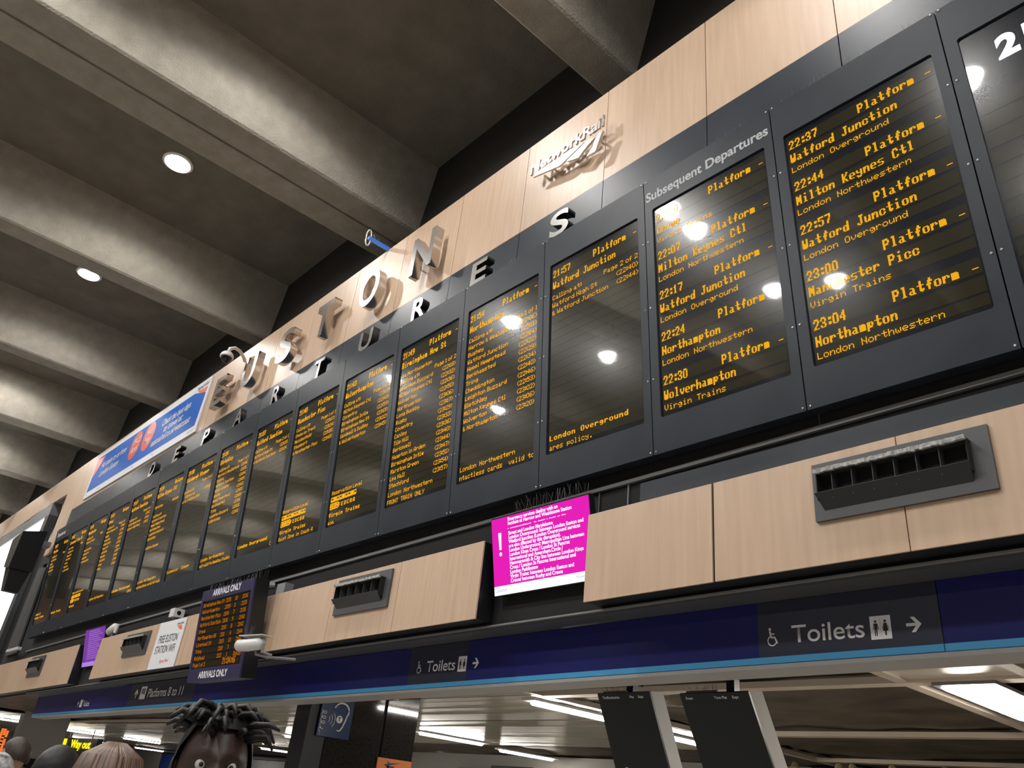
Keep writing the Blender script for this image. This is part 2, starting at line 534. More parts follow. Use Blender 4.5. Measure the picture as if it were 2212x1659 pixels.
def dots(s, x0, base, style, right=None):
    """lit dots (x, z) of a line of text; base is measured down from the board's top edge"""
    out = []
    cx = 0
    for ch in s:
        g_ = glyph(ch)
        if style == 'S':
            if ch == ' ':
                cx += 3
                continue
            while g_ and g_[0] == 0:
                g_ = g_[1:]
            while g_ and g_[-1] == 0:
                g_ = g_[:-1]
        cells = set()
        for c, bits in enumerate(g_):
            for r in range(8):
                if bits >> r & 1:
                    cells.add((c, r))
                    if style in 'LW':
                        cells.add((c + 1, r))
        if style == 'L':
            big = set()
            for r2 in range(13):
                r = int(r2 * 7 / 11.0)
                for (c, rr) in cells:
                    if rr == r:
                        big.add((c, r2))
            for c, r in big:
                out.append((cx + c, r - 10))
            cx += 5 if ch == ':' else 7
        else:
            for c, r in cells:
                out.append((cx + c, r - 6))
            cx += {'M': 6, 'W': 7.5, 'S': len(g_) + 1}[style]
    if right is not None:
        x0 = right - cx * DOT
    return [(x0 + (c + .5) * DOT, -(base + (r - .5) * DOT)) for c, r in out]

def dot_mesh(cells, y, size=.86):
    b = MB()
    h = DOT * size / 2
    for x, z in cells:
        b.face([(x - h, y, z - h), (x + h, y, z - h), (x + h, y, z + h), (x - h, y, z + h)])
    return b

# ------------------------------------------------------------------ the departures board
TH = math.atan(.083)
def on_board(x, h, d=0.0):
    """point on the leaning board: h down from its top edge, d towards the hall"""
    return Vector((x, -.25574 + math.sin(TH) * h - math.cos(TH) * d, 6.48193 - math.cos(TH) * h - math.sin(TH) * d))

BH = 2.4577
LEFT = [-1.2 * k for k in range(9)] + [-10.845 - 1.318 * k for k in range(8)]
SX0, SX1, SH0, SH1 = .08, 1.125, .315, 2.185

def frame_mb():
    b = MB()
    a, c, y0, y1 = .004, 1.196, 0.0, .10
    r = .018
    out = [(a, -.002), (c, -.002), (c, -BH), (a, -BH)]
    inn = []
    for (cx, cz, s0) in ((SX0 + r, -SH0 - r, PI), (SX1 - r, -SH0 - r, PI / 2), (SX1 - r, -SH1 + r, 0), (SX0 + r, -SH1 + r, -PI / 2)):
        for k in range(5):
            t = s0 - PI / 2 * k / 4
            inn.append((cx + r * math.cos(t), cz + r * math.sin(t)))
    n = len(inn)
    P = lambda q, y: (q[0], y, q[1])
    for q in range(4):
        q2 = (q + 1) % 4
        seg = inn[q * 5:q * 5 + 5]
        nxt = inn[(q2 * 5) % n]
        for k in range(4):
            b.face([P(out[q], y0), P(seg[k + 1], y0), P(seg[k], y0)][::-1])
        b.face([P(out[q], y0), P(out[q2], y0), P(nxt, y0), P(seg[4], y0)][::-1])
        b.face([P(out[q], y0), P(out[q], y1), P(out[q2], y1), P(out[q2], y0)])
    for k in range(n):
        k2 = (k + 1) % n
        b.face([P(inn[k], y0), P(inn[k2], y0), P(inn[k2], .03), P(inn[k], .03)])
    b.face([P(out[k], y1) for k in (0, 1, 2, 3)])
    return b

def screen_mb(kind):
    b = MB()
    y = .016
    b.face([(SX0 - .012, y, -SH1 - .012), (SX1 + .012, y, -SH1 - .012), (SX1 + .012, y, -SH0 + .012), (SX0 - .012, y, -SH0 + .012)], 0)
    xs, xe = .095, 1.112
    rows = []
    if kind == 'A':
        for gk in range(5):
            o_ = gk * .369
            rows += [(.367 + o_, .468 + o_), (.489 + o_, .588 + o_), (.602 + o_, .672 + o_)]
    elif kind == 'C':
        rows = [(.85 + .123 * k, .95 + .123 * k) for k in range(10)]
    else:
        rows = [(.367, .468), (.489, .588)] + [(.632 + .0797 * k, .703 + .0797 * k) for k in range(19)]
    for h0, h1 in rows:
        if h1 > SH1 - .01:
            continue
        b.face([(xs, y - .001, -h1), (xe, y - .001, -h1), (xe, y - .001, -h0), (xs, y - .001, -h0)], 1)
    return b

ME = {}
_tmp = frame_mb().build('bezel', 'bezel')
ME['bezel'] = _tmp.data
bpy.data.objects.remove(_tmp)
for kk in 'ABC':
    _tmp = screen_mb(kk).build('screen', ['glass', 'led_off'])
    ME[kk] = _tmp.data
    bpy.data.objects.remove(_tmp)
_tmp = MB().ball((0, -.001, 0), (.0085, .006, .0085), 10, 6).build('screw', 'screw', smooth=True)
ME['screw'] = _tmp.data
bpy.data.objects.remove(_tmp)

TX = .107
TR = 1.108
def page_a(groups):
    c = []
    for k, (tm, dest, op) in enumerate(groups):
        o_ = k * .369
        c += dots(tm, TX, .456 + o_, 'L') + dots('Platform', .616, .456 + o_, 'L') + dots('-', 1.06, .456 + o_, 'M')
        c += dots(dest, TX, .576 + o_, 'L') + dots(op, TX, .663 + o_, 'M')
    return c

TRAIN = 'train'
def page_b(tm, dest, lines, foot=(), plat='Platform -', via=None, resv=0):
    c = dots(tm, TX, .456, 'L')
    if plat.startswith('Platform'):
        c += dots('Platform', .604, .456, 'L') + dots('-', 1.06, .456, 'M')
    else:
        c += dots(plat, 0, .456, 'L', right=TR)
    c += dots(dest, TX, .578, 'L')
    for k, (l, r) in enumerate(lines):
        c += dots(l, TX, .695 + k * .0797, 'S')
        if r:
            c += dots(r, 0, .695 + k * .0797, 'S', right=TR)
    if resv:
        c += dots('Reservation Level', TX, 1.80, 'S')
        n = 9 + (resv == 2) * 1
        for x in range(n * 9):                     # the row of carriages
            for z in range(9):
                cell = x % 9
                if z == 0 and cell in (0, 4, 8):
                    continue
                if cell == 8 and z > 1:
                    continue
                if 4 <= z <= 6 and 2 <= cell <= 6 and (x // 9) % 3 != 1:
                    continue
                c.append((TX + x * DOT, -(1.885 - z * DOT)))
        lets = 'KJHGFEDCBA'[-n:]
        for q, ch in enumerate(lets):
            cells = dots(ch, TX + q * 9 * DOT, 1.965, 'W')
            if q < 3 + (resv == 2):
                on = set((round((x - TX) / DOT - q * 9), round((-z - 1.965) / DOT)) for x, z in cells)
                for u in range(9):
                    for v in range(-9, 2):
                        if (u, v) not in on:
                            c.append((TX + (q * 9 + u) * DOT, -(1.965 + v * DOT)))
            else:
                c += cells
    for txt, base, st, rt in foot:
        c += dots(txt, TX, base, st, right=(TR if rt else None))
    return [(x, z) for x, z in c if .09 < x < 1.115]

LNW = 'London Northwestern'
LO = 'London Overground'
VT = 'Virgin Trains'
euston_line = [('Harrow & Wealdstone', '(22:06)'), ('Bushey', '(22:11)'), ('Watford Junction', '(22:14)'), ('Hemel Hempstead', '(22:22)'),
               ('Berkhamsted', '(22:29)'), ('Tring', '(22:34)'), ('Cheddington', '(22:40)'), ('Leighton Buzzard', '(22:46)'),
               ('Bletchley', '(22:53)'), ('Milton Keynes Ctl', '(23:02)'), ('Wolverton', '(23:06)'), ('& Northampton', '(23:20)')]
brum = [('via Northampton', ''), ('Calling at:', 'Page 1 of 2'), ('Leighton Buzzard', '(22:18)'), ('Milton Keynes Ctl', '(22:32)'), ('Wolverton', '(22:36)'),
        ('Northampton', '(22:50)'), ('Long Buckby', '(23:06)'), ('Rugby', '(23:17)'), ('Coventry', '(23:29)'), ('Canley', '(23:33)'), ('Tile Hill', '(23:36)'),
        ('Berkswell', '(23:40)'), ('Hampton in Arden', '(23:44)'), ('Birmingham Intl>', '(23:47)'), ('Marston Green', '(23:51)'), ('Lea Hall', '(23:54)'),
        ('Stechford', '(23:57)')]
PAGES = {
 1: page_a([('22:37', 'Watford Junction', LO), ('22:44', 'Milton Keynes Ctl', LNW), ('22:57', 'Watford Junction', LO), ('23:00', 'Manchester Picc', VT), ('23:04', 'Northampton', LNW)]),
 2: page_a([('22:00', 'Crewe', VT), ('22:07', 'Milton Keynes Ctl', LNW), ('22:17', 'Watford Junction', LO), ('22:24', 'Northampton', LNW), ('22:30', 'Wolverhampton', VT)]),
 3: page_b('21:57', 'Watford Junction', [('Calling at:', 'Page 2 of 2'), ('Watford High St', '(22:40)'), ('& Watford Junction', '(22:44)')], [(LO, 2.065, 'W', 0), ('ares policy.', 2.15, 'M', 0)]),
 4: page_b('21:54', 'Northampton', [('Calling at:', 'Page 1 of 1')] + euston_line, [(LNW, 2.065, 'M', 0), ('ntactless cards  valid to Watfo', 2.15, 'M', 0)]),
 5: page_b('21:49', 'Birmingham New St', brum, [(LNW, 2.065, 'M', 0), ('FRONT TRAIN ONLY', 2.15, 'M', 0)]),
 6: page_b('21:43', 'Wolverhampton', [('Calling at:', 'Page 1 of 1'), ('Milton Keynes Ctl', '(22:17)'), ('Coventry', '(22:45)'), ('Birmingham Intl>', '(22:59)'),
           ('Birmingham New St', '(23:15)'), ('Sandwell & Dudley', '(23:32)'), ('& Wolverhampton', '(23:45)')], [(VT, 2.065, 'W', 0), ('ace.', 2.15, 'S', 0)], resv=1),
 7: page_b('21:40', 'Manchester Picc', [('Calling at:', 'Page 1 of 1'), ('Stoke on Trent', '(23:07)'), ('Macclesfield', '(23:24)'), ('Stockport', '(23:38)'),
           ('& Manchester Picc', '(23:49)')], [(VT, 2.065, 'W', 0), ('Quiet Zone in Coach A', 2.15, 'M', 0)], resv=2),
 8: page_b('21:37', 'Watford Junction', [('Calling at:', 'Page 2 of 2'), ('Watford High St', '(22:20)'), ('& Watford Junction', '(22:24)')], [(LO, 2.065, 'W', 0), ('D', 2.15, 'M', 1)]),
 9: page_b('21:34', 'Bletchley', [('Calling at:', 'Page 1 of 1'), ('Harrow & Wealdstone', '(21:46)'), ('Bushey', '(21:51)'), ('Watford Junction', '(21:54)'), ('Kings Langley', '(21:59)'),
           ('Apsley', '(22:02)'), ('Hemel Hempstead', '(22:05)'), ('Berkhamsted', '(22:09)'), ('Tring', '(22:14)'), ('Leighton Buzzard', '(22:23)'), ('& Bletchley', '(22:31)')],
           [(LNW, 2.065, 'M', 0), ('not valid to Wembley Stadium', 2.15, 'S', 0)]),
 10: page_b('21:30', 'Edinburgh Sleeper', [('', 'Page 2 of 2'), ('Calling at:', ''), ('    Edinburgh', '(07:20)'), ('& Fort William Edin', '')], [('Caledonian   Sleeper', 2.065, 'M', 0)]),
 11: page_b('21:24', 'Milton Keynes Ctl', [('', ''), ('Bletchley', 'Delayed'), ('', ''), ('Calling at:', ''), ('Watford Junction', ''), ('Hemel Hempstead', ''), ('Berkhamsted', ''), ('Leighton Buzzard', ''),
           ('Bletchley', ''), ('', ''), ('& Milton Keynes', '')], [(LNW, 2.065, 'M', 0), ('contactless cards not valid', 2.15, 'S', 0)], plat='Delayed'),
 12: page_b('21:17', 'Watford Junction', [('', 'Page 1 of 2'), ('Calling at:', '(21:22)'), ('South Hampstead', '(21:26)'), ('Kilburn High Road', '(21:28)')], [(LO, 2.065, 'W', 0), ('(21:40)', 2.15, 'S', 1)], plat='Platform 9'),
 13: page_b('21:13', 'Crewe', [('Calling at:', 'Page 1 of 2'), ('Milton Keynes Ctl', '(21:48)'), ('Rugby', '(22:10)'), ('Nuneaton', '(22:21)'), ('Atherstone', '(22:27)'), ('Tamworth', '(22:36)'), ('Lichfield', '(22:43)'),
           ('Rugeley', '(22:51)'), ('Stafford', '(23:02)'), ('Stone', '(23:14)'), ('Stoke', '(23:22)')], [(LNW, 2.065, 'M', 0)], plat='Delayed'),
 14: page_b('21:10', 'Manchester', [('Calling at:', 'Page 1'), ('Stoke on Trent', ''), ('', ''), ('Macclesfield', ''), ('Stockport', ''), ('Wilmslow', ''), ('& Manchester', '')],
           [('Virgin', 2.065, 'W', 0)], plat='Delayed', resv=1),
 15: page_b('21:07', 'Liverpool Lime St', [('via Crewe', 'Page 1'), ('Calling at:', ''), ('Nuneaton', ''), ('Stafford', ''), ('Crewe', ''), ('Runcorn', ''), ('& Liverpool', '')], [(VT, 2.065, 'W', 0)], plat='Delayed'),
 16: page_b('20:57', 'Preston', [('Calling at:', 'Page 1'), ('Warrington', ''), ('Wigan', ''), ('& Preston', ''), ('Lancaster', '')], [(VT, 2.065, 'W', 0), ('Coach U', 1.985, 'W', 0)], plat='Delayed'),
}
LAB = {
 0: 'rightmost board panel with a white lit clock numeral, cut off by the frame',
 1: 'large departures board panel listing 22:37 to 23:04, left of the clock panel',
 2: 'departures board panel headed Subsequent Departures, listing 22:00 to 22:30',
 3: 'departures board panel with the 21:57 to Watford Junction and mostly empty rows',
 4: 'departures board panel with the 21:54 to Northampton and a long calling list',
 5: 'departures board panel with the 21:49 to Birmingham New St and FRONT TRAIN ONLY',
 6: 'departures board panel with the 21:43 to Wolverhampton and a lit carriage diagram',
 7: 'departures board panel with the 21:40 to Manchester Picc and a lit carriage diagram',
 8: 'departures board panel with the 21:37 to Watford Junction, mostly empty rows below',
 9: 'departures board panel with the 21:34 to Bletchley and a column of times',
 10: 'departures board panel with the 21:30 sleeper train, left of the 21:34 panel',
 11: 'departures board panel with the delayed 21:24 to Milton Keynes Ctl',
 12: 'faint departures board panel just left of the 21:24 panel',
 13: 'fourth departures board panel from the left end, with a column of times',
 14: 'third departures board panel from the left end',
 15: 'second departures board panel from the left end',
 16: 'leftmost departures board panel, with the small word Departures above its screen',
}
for k, x in enumerate(LEFT):
    w = 1.2 if k == 0 else LEFT[k - 1] - x
    P0 = on_board(x, 0)
    t = thing('departures_board_panel', LAB[k], 'departure board', P0, (TH, 0, 0), 'panels of the long departures board')
    t.scale = (w / 1.2, 1, 1)
    link('bezel', ME['bezel'], t)
    link('screen', ME['C' if k == 0 else 'A' if k < 3 else 'B'], t)
    for h in (.012, .62, 1.24, 1.86, BH - .022):
        for sx in (.026, 1.174):
            s_ = link('screw', ME['screw'], t)
            s_.location = (sx, 0, -h)
            s_.scale = (1.2 / w, 1, 1)
    if k:
        dot_mesh(PAGES[k], .0138, .86 if k < 4 else .92).build('display_text', 'amber', t)
    else:
        me = text_mesh('21:14', size=.225, bold=.010)
        me.materials.clear()
        me.materials.append(M['whiteled'])
        o = link('display_text', me, t)
        o.location = (.262, .0138, -.614)
text_obj('heading', 'Subsequent Departures', 'letter_grey', on_board(-2.378, .222, .002), None, (TH, 0, 0), size=.125, bold=.003, width=1.15)
h_ = bpy.data.objects['heading']
for o in COL.objects:
    if o.get('label') == LAB[2]:
        h_.parent = o
        h_.location = (.022, -.002, -.222)
        h_.rotation_euler = (0, 0, 0)
    if o.get('label') == LAB[16]:
        q = text_obj('heading', 'Departures', 'letter_white', (.10, -.002, -.20), o, size=.13, bold=.002)
# left end cap of the board
tag(MB().hexa([tuple(on_board(-20.10, .02, 0)), tuple(on_board(-20.075, .02, 0)), tuple(on_board(-20.075, BH, 0)), tuple(on_board(-20.10, BH, 0)),
               tuple(on_board(-20.10, .02, -.1)), tuple(on_board(-20.075, .02, -.1)), tuple(on_board(-20.075, BH, -.1)), tuple(on_board(-20.10, BH, -.1))]).build('end_cap', 'black'),
    'black end strip closing the left end of the departures board', 'trim')

# ------------------------------------------------------------------ letters standing on top of the board: DEPARTURES
DEP = [('D', -14.23, 'left of the E, first of the ten'), ('E', -13.05, 'between the D and the P'), ('P', -11.78, 'left of the A'), ('A', -10.57, 'the only A on the board top'),
       ('R', -9.31, 'between the A and a T'), ('T', -8.09, 'left of the U'), ('U', -6.96, 'between the T and an R'), ('R', -5.82, 'between the U and the last E'),
       ('E', -4.75, 'between an R and the S'), ('S', -3.56, 'last of the row')]
for ch, x, where in DEP:
    me = text_mesh(ch, size=.40, extrude=.05, bold=.008, width=.25 if ch not in 'AU' else .29)
    me.materials.clear()
    me.materials.append(M['steel'])
    me.materials.append(M['black'])
    for p_ in me.polygons:
        if abs(p_.normal.y) < .7:
            p_.material_index = 1
    o = link('sign_letter', me)
    P0 = on_board(x, -.012)
    o.location = (P0.x, P0.y + .058, 6.495)
    tag(o, 'small steel letter %s on the board top, %s' % (ch, where), 'letter', 'steel letters along the top of the departures board')
# big letters on the wood: EUSTON
for ch, x, w, lab in (('E', -12.15, .42, 'big brushed steel letter E on the wood wall, right of the blue banner'),
                      ('U', -10.98, .46, 'big brushed steel letter U on the wood wall, under the dome camera'),
                      ('S', -9.72, .46, 'big brushed steel letter S on the wood wall, right of the big U'),
                      ('T', -8.58, .46, 'big brushed steel letter T on the wood wall, left of the big O'),
                      ('O', -7.38, .46, 'big brushed steel letter O in the brightest spot on the wood wall'),
                      ('N', -6.19, .46, 'big brushed steel letter N on the wood wall, last of the six')):
    me = text_mesh(ch, size=.80, extrude=.06, bold=.014, width=w)
    me.materials.clear()
    me.materials.append(M['steel'])
    me.materials.append(M['steelside'])
    for p_ in me.polygons:
        if abs(p_.normal.y) < .7:
            p_.material_index = 1
    o = link('steel_letter', me)
    o.location = (x, -.13, 7.335)
    tag(o, lab, 'letter', 'big steel letters on the wood wall')
    pin = MB()
    for q in (.12, .45):
        pin.tube([(w * .2, .055, q), (w * .2, .13, q)], .008, 6)
    pin.build('stand_off', 'steelside', o)

# steel logo on the wood: lettering over three ribbon shapes
t = thing('steel_logo', 'flat steel lettering over converging track shapes on the brightly lit wood wall', 'logo', (-4.12, -.11, 7.45))
for poly in ([(.05, .24), (.20, .205), (.44, .145), (.48, .145), (.71, .215), (.80, .24), (.62, .265), (.40, .262), (.13, .275)],
             [(.57, .135), (.67, .095), (.74, .075), (.80, .125), (.95, .205), (.88, .225), (.80, .215), (.66, .165)],
             [(.86, .015), (.97, .005), (1.04, .19), (1.06, .225), (1.0, .225), (.95, .16), (.93, .08)]):
    MB().prism(poly, -.012, .012).build('track_shape', 'steel', t)
q = text_obj('lettering', 'NetworkRail', 'steel', (0, 0, .30), t, size=.21, extrude=.012, bold=.003, width=1.06)
MB().tube([(.3, .01, .25), (.3, .11, .25)], .01, 6).tube([(.96, .01, .2), (.96, .11, .2)], .01, 6).build('stand_off', 'steelside', t)

# ------------------------------------------------------------------ blue travel banner
t = thing('banner', 'blue and white travel banner with two red discs, left of the big letter E', 'banner', (-19.9, -.03, 7.2))
MB().hexa([(.03, 0, .075), (6.86, 0, -.005), (6.87, 0, 1.165), (.06, 0, 1.21), (.03, .028, .075), (6.86, .028, -.005), (6.87, .028, 1.165), (.06, .028, 1.21)]).build('board', 'poster_white', t)
MB().face([(.13, -.002, .225), (6.72, -.002, .16), (6.77, -.002, .84), (6.15, -.002, 1.0), (.16, -.002, 1.12)]).build('blue_field', 'poster_blue', t)
MB().face([(.15, -.004, 1.10), (.74, -.004, 1.06), (.21, -.004, .59)]).build('red_corner', 'poster_red', t)
for cx, cz, l1, l2 in ((3.10, .70, '19-22', 'April'), (3.90, .705, '4-6', 'May')):
    b = MB()
    b.face([(cx + .345 * math.cos(2 * PI * k / 32), -.005, cz + .335 * math.sin(2 * PI * k / 32)) for k in range(32)])
    dsc = b.build('red_disc', 'poster_red', t)
    text_obj('lettering', l1, 'poster_white', (cx, -.008, cz + .04), dsc, size=.22, bold=.004, align='CENTER', italic=.2)
    text_obj('lettering', l2, 'poster_white', (cx, -.008, cz - .16), dsc, size=.22, bold=.004, align='CENTER', italic=.2)
for s_, x, z, w in (('No trains to or from', .72, .72, 1.75), ('London Euston', .80, .48, 1.35), ('Check the best days', 4.63, .72, 1.5), ('to travel at:', 4.86, .53, 1.0),
                    ('nationalrail.co.uk/westcoast', 4.30, .34, 2.05)):
    text_obj('lettering', s_, 'poster_white', (x, -.006, z), t, size=.22, bold=.003, italic=.25, width=w)
text_obj('logo_text', 'NetworkRail', 'ink', (6.24, -.006, 1.02), t, size=.13, width=.56)
b = MB()
for k in range(3):
    b.face([(6.30 + .17 * k, -.006, 1.0 - .01 * k), (6.44 + .17 * k, -.006, .99 - .01 * k), (6.62 + .07 * k, -.006, .88), (6.52 + .08 * k, -.006, .885)])
b.build('logo_mark', 'orange', t)
for x, z, w in ((.15, .135, .12), (1.05, .115, .2), (3.35, .10, .15), (4.55, .09, .1), (6.40, .06, .3)):
    text_obj('small_mark', 'ooo', 'grey', (x, -.002, z), t, size=.07, width=w)

# ------------------------------------------------------------------ bird spikes
def spikes(name, lab, pts, n, hgt, parent=None, seed=1, keep=1.0):
    rnd = random.Random(seed)
    b = MB()
    p0, p1 = Vector(pts[0]), Vector(pts[1])
    d = (p1 - p0)
    for k in range(n):
        if rnd.random() > keep:
            continue
        p = p0 + d * ((k + .5) / n)
        for s_ in (-1, 1):
            q = p + Vector((rnd.uniform(-.02, .02) + s_ * .018, rnd.uniform(-.04, .03), hgt * rnd.uniform(.75, 1.05)))
            b.tube([p, q], .0013, 3)
    b.hexa([tuple(p0 + Vector((0, -.012, 0))), tuple(p0 + Vector((0, .012, 0))), tuple(p0 + Vector((0, .012, .006))), tuple(p0 + Vector((0, -.012, .006))),
            tuple(p1 + Vector((0, -.012, 0))), tuple(p1 + Vector((0, .012, 0))), tuple(p1 + Vector((0, .012, .006))), tuple(p1 + Vector((0, -.012, .006)))])
    o = b.build(name, 'wire', parent)
    if lab:
        tag(o, lab, 'bird spikes', 'bird spike strips')
    return o

for k in range(0, 11):
    x = LEFT[k]
    x1 = x + (1.2 if k == 0 else LEFT[k - 1] - x)
    spikes('bird_spike_strip', 'thin wire bird spikes on the board above the %s' % (
        'clock panel', '22:37 panel', 'Subsequent Departures heading', '21:57 panel', '21:54 panel', '21:49 panel', '21:43 panel', '21:40 panel', '21:37 panel', '21:34 panel', '21:30 panel')[k],
        (on_board(x + .03, 0, -.075), on_board(x1 - .03, 0, -.075)), 24, .10, seed=k, keep=.62)

# ------------------------------------------------------------------ below the board: dark back wall, ledges, soffit
SL = .009
def low(b, x0, x1, y0, y1, z0, z1, mi=0):
    """long box that follows the slight fall of the lower wall to the left"""
    return b.hexa([(x0, y0, z0 + SL * x0), (x1, y0, z0 + SL * x1), (x1, y0, z1 + SL * x1), (x0, y0, z1 + SL * x0),
                   (x0, y1, z0 + SL * x0), (x1, y1, z0 + SL * x1), (x1, y1, z1 + SL * x1), (x0, y1, z1 + SL * x0)], mi)

struct(low(MB(), -22.6, 4.1, .09, .14, 3.03, 6.1).build('wall_lower', 'blackmatt'))
struct(low(MB(), -20.3, 4.1, .062, .09, 3.955, 3.985).build('trim_2', 'grey'))
struct(low(MB(), -18.9, 4.1, .085, .30, 3.012, 3.03).build('trim_3', 'dgrey'))
struct(low(MB(), -18.9, 4.1, .06, .092, 3.028, 3.04).build('trim_4', 'grey'))
tag(MB().box(-2.585, 4.0, .03, .085, 3.705, 3.885).build('back_panel', 'slate'), 'slate grey panel rising behind the right hand wooden box', 'panel')
tag(MB().box(-2.745, -2.735, .075, .088, 3.6, 3.95).build('conduit', 'grey'), 'thin grey upright conduit on the black wall left of the slate panel', 'conduit')
tag(MB().box(-3.035, -3.027, .075, .088, 3.7, 3.95).build('conduit', 'dgrey'), 'thin dark upright conduit above the magenta screen end', 'conduit')

# wooden boxes
BOXES = [
    ('long wooden box at the right with a wide air vent, running out of the frame', -2.965, 4.0, 3.055, 3.70, (-1.87, -.675, .52, 1.72)),
    ('wooden box in the middle, left of the magenta screen', -8.26, -4.165, 3.06, 3.71, (-7.74, -6.565, -5.365)),
    ('wooden box carrying the white WiFi poster, left of the arrivals screen', -14.2, -8.9, 3.06, 3.72, (-11.6, -10.35)),
    ('leftmost wooden box, low at the left edge of the picture', -22.5, -15.45, 3.05, 3.72, (-19.6,)),
]
BOX_T = []
for lab, x0, x1, z0, z1, seams in BOXES:
    t = thing('bulkhead_box', lab, 'box', ((x0 + x1) / 2, -.08, 0), group='wooden boxes under the departures board')
    cx = (x0 + x1) / 2
    o = low(MB(), x0 + .004, x1 - .004, -.085, .088, z0 + .004, z1 - .004).build('casing', 'black', t)
    o.location = (-cx, .08, 0)
    cuts = [x0] + list(seams) + [x1]
    for a, c in zip(cuts[:-1], cuts[1:]):
        gl = .009 if (a == -1.87) else .003
        gr = .009 if (c == -1.87) else .003
        o = low(MB(), a + (gl if a != x0 else 0), c - (gr if c != x1 else 0), -.10, -.086, z0, z1).build('wood_panel', 'wood', t)
        o.location = (-cx, .08, 0)

# air vents on the boxes
def vent(lab, x0, x1, z0, z1, ndiv=6):
    t = thing('air_vent', lab, 'vent', (x0, -.10, z0), group='air vents on the wooden boxes')
    w, h = x1 - x0, z1 - z0
    mx0, mx1, mz0, mz1 = w * .055, w * .90, h * .30, h * .78
    b = MB()
    for (a, c, d, e) in ((0, w, 0, mz0), (0, w, mz1, h), (0, mx0, mz0, mz1), (mx1, w, mz0, mz1)):
        b.box(a, c, -.022, 0, d, e)
    b.build('flange', 'dgrey', t)
    b = MB()
    b.box(mx0, mx1, -.005, -.001, mz0, mz1)
    b.box(mx0 - .004, mx0 + .002, -.075, -.022, mz0, mz1)
    b.box(mx1 - .002, mx1 + .004, -.075, -.022, mz0, mz1)
    b.build('duct', 'blackmatt', t)
    MB().hexa([(mx0 - .01, -.095, mz0 + .035), (mx1 + .01, -.095, mz0 + .035), (mx1, -.095, mz0 + .038), (mx0, -.095, mz0 + .038),
               (mx0 + .01, -.02, mz0 - .05), (mx1 - .01, -.02, mz0 - .05), (mx1, -.02, mz0 + .004), (mx0, -.02, mz0 + .004)]).build('lower_lip', 'black', t)
    MB().box(mx0 - .008, mx1 + .008, -.088, -.02, mz1, mz1 + .006).build('hood', 'dgrey', t)
    bm = MB()
    rnd = random.Random(int(w * 1000))
    n = 40
    for k in range(n):
        a = mx0 - .008 + (mx1 - mx0 + .016) * k / n
        c = mx0 - .008 + (mx1 - mx0 + .016) * (k + 1) / n
        bm.box(a, c, -.096 - rnd.random() * .006, -.080, mz1 - .008 - rnd.random() * .006, mz1 + .012 + rnd.random() * .004)
    bm.build('dusty_edge', 'dust', t)
    for k in range(ndiv):
        x = mx0 + (mx1 - mx0) * (k + .75) / (ndiv + .9)
        MB().box(x - .0015, x + .0015, -.07, -.006, mz0, mz1).build('divider', 'dgrey', t)
    return t

vent('wide dusty air vent on the right hand wooden box', -1.165, -.21, 3.285, 3.63)
vent('air vent on the middle wooden box, left of the magenta screen', -6.455, -5.48, 3.25, 3.61, 5)
vent('air vent left of the white WiFi poster', -12.81, -11.79, 3.20, 3.535, 4)
vent('air vent on the leftmost wooden box', -18.55, -17.54, 3.13, 3.515, 3)

# WiFi poster
t = thing('wifi_poster', 'white FREE EUSTON STATION WiFi poster on a wooden box', 'poster', (-11.465, -.105, 2.955))
MB().box(0, .975, -.012, 0, 0, .655).build('sheet', 'poster_white', t)
for s_, x, z, w, m_, bd in (('FREE EUSTON', .13, .355, .70, 'ink', .0), ('STATION WiFi', .10, .21, .74, 'ink', .0), ('Sign-up Now!', .40, .075, .33, 'orange', 0)):
    text_obj('lettering', s_, m_, (x, -.014, z), t, size=.15 if z > .1 else .07, bold=bd, width=w)
text_obj('logo_text', 'NetworkRail', 'ink', (.68, -.014, .575), t, size=.05, width=.24)
b = MB()
for k in range(3):
    b.face([(.69 + .06 * k, -.014, .565), (.74 + .06 * k, -.014, .565), (.86 + .03 * k, -.014, .50), (.83 + .03 * k, -.014, .50)])
b.build('logo_mark', 'orange', t)

# magenta information screen
LEAN = math.atan(.13 / .61)
def info_screen(name, lab, x0, z0, w, h, y0):
    return thing(name, lab, 'screen', (x0, y0, z0), (LEAN, 0, 0))
t = info_screen('information_screen', 'magenta screen with a white exclamation mark and incident text', -4.065, 3.215, 1.11, .62, 0.0)
MB().box(-.008, 1.118, .004, .06, -.008, .632).build('case', 'black', t)
MB().box(0, 1.11, 0, .004, .072, .622).build('panel', 'magenta', t)
MB().box(0, 1.11, 0, .004, 0, .071).build('footer_bar', 'screen_white', t)
b = MB()
b.face([(.088, -.003, .36), (.112, -.003, .36), (.118, -.003, .50), (.082, -.003, .50)])
b.face([(.10 + .016 * math.cos(2 * PI * k / 16), -.003, .325 + .016 * math.sin(2 * PI * k / 16)) for k in range(16)])
b.build('exclamation_mark', 'screen_white', t)
LINES = ['Emergency services dealing with an', 'Incident at Harrow and Wealdstone Station', '', 'Street and London Marylebone',
         'London Overground: between London Euston and', 'Watford Junction (London Overground services', 'are also affected by this disruption).',
         'London Underground: Metropolitan Line between', 'London Kings Cross / London St Pancras', 'International and Amersham.Circle /',
         'Hammersmith & City line between London Kings', 'Cross / London St Pancras International and', 'London Paddington', 'Virgin Trains: between London Euston and',
         'Crewe/ between Rugby and Crewe']
for k, s_ in enumerate(LINES):
    if s_:
        z = .572 - k * .0347 if k > 1 else .583 - k * .035
        me = text_mesh(s_, size=.041, bold=.0008)
        me.materials.clear()
        me.materials.append(M['screen_white'])
        xmax = max(v.co.x for v in me.vertices)
        o = link('text_line', me, t)
        o.location = (.205, -.003, z)
        if xmax > .885:
            o.scale = (.885 / xmax, 1, 1)
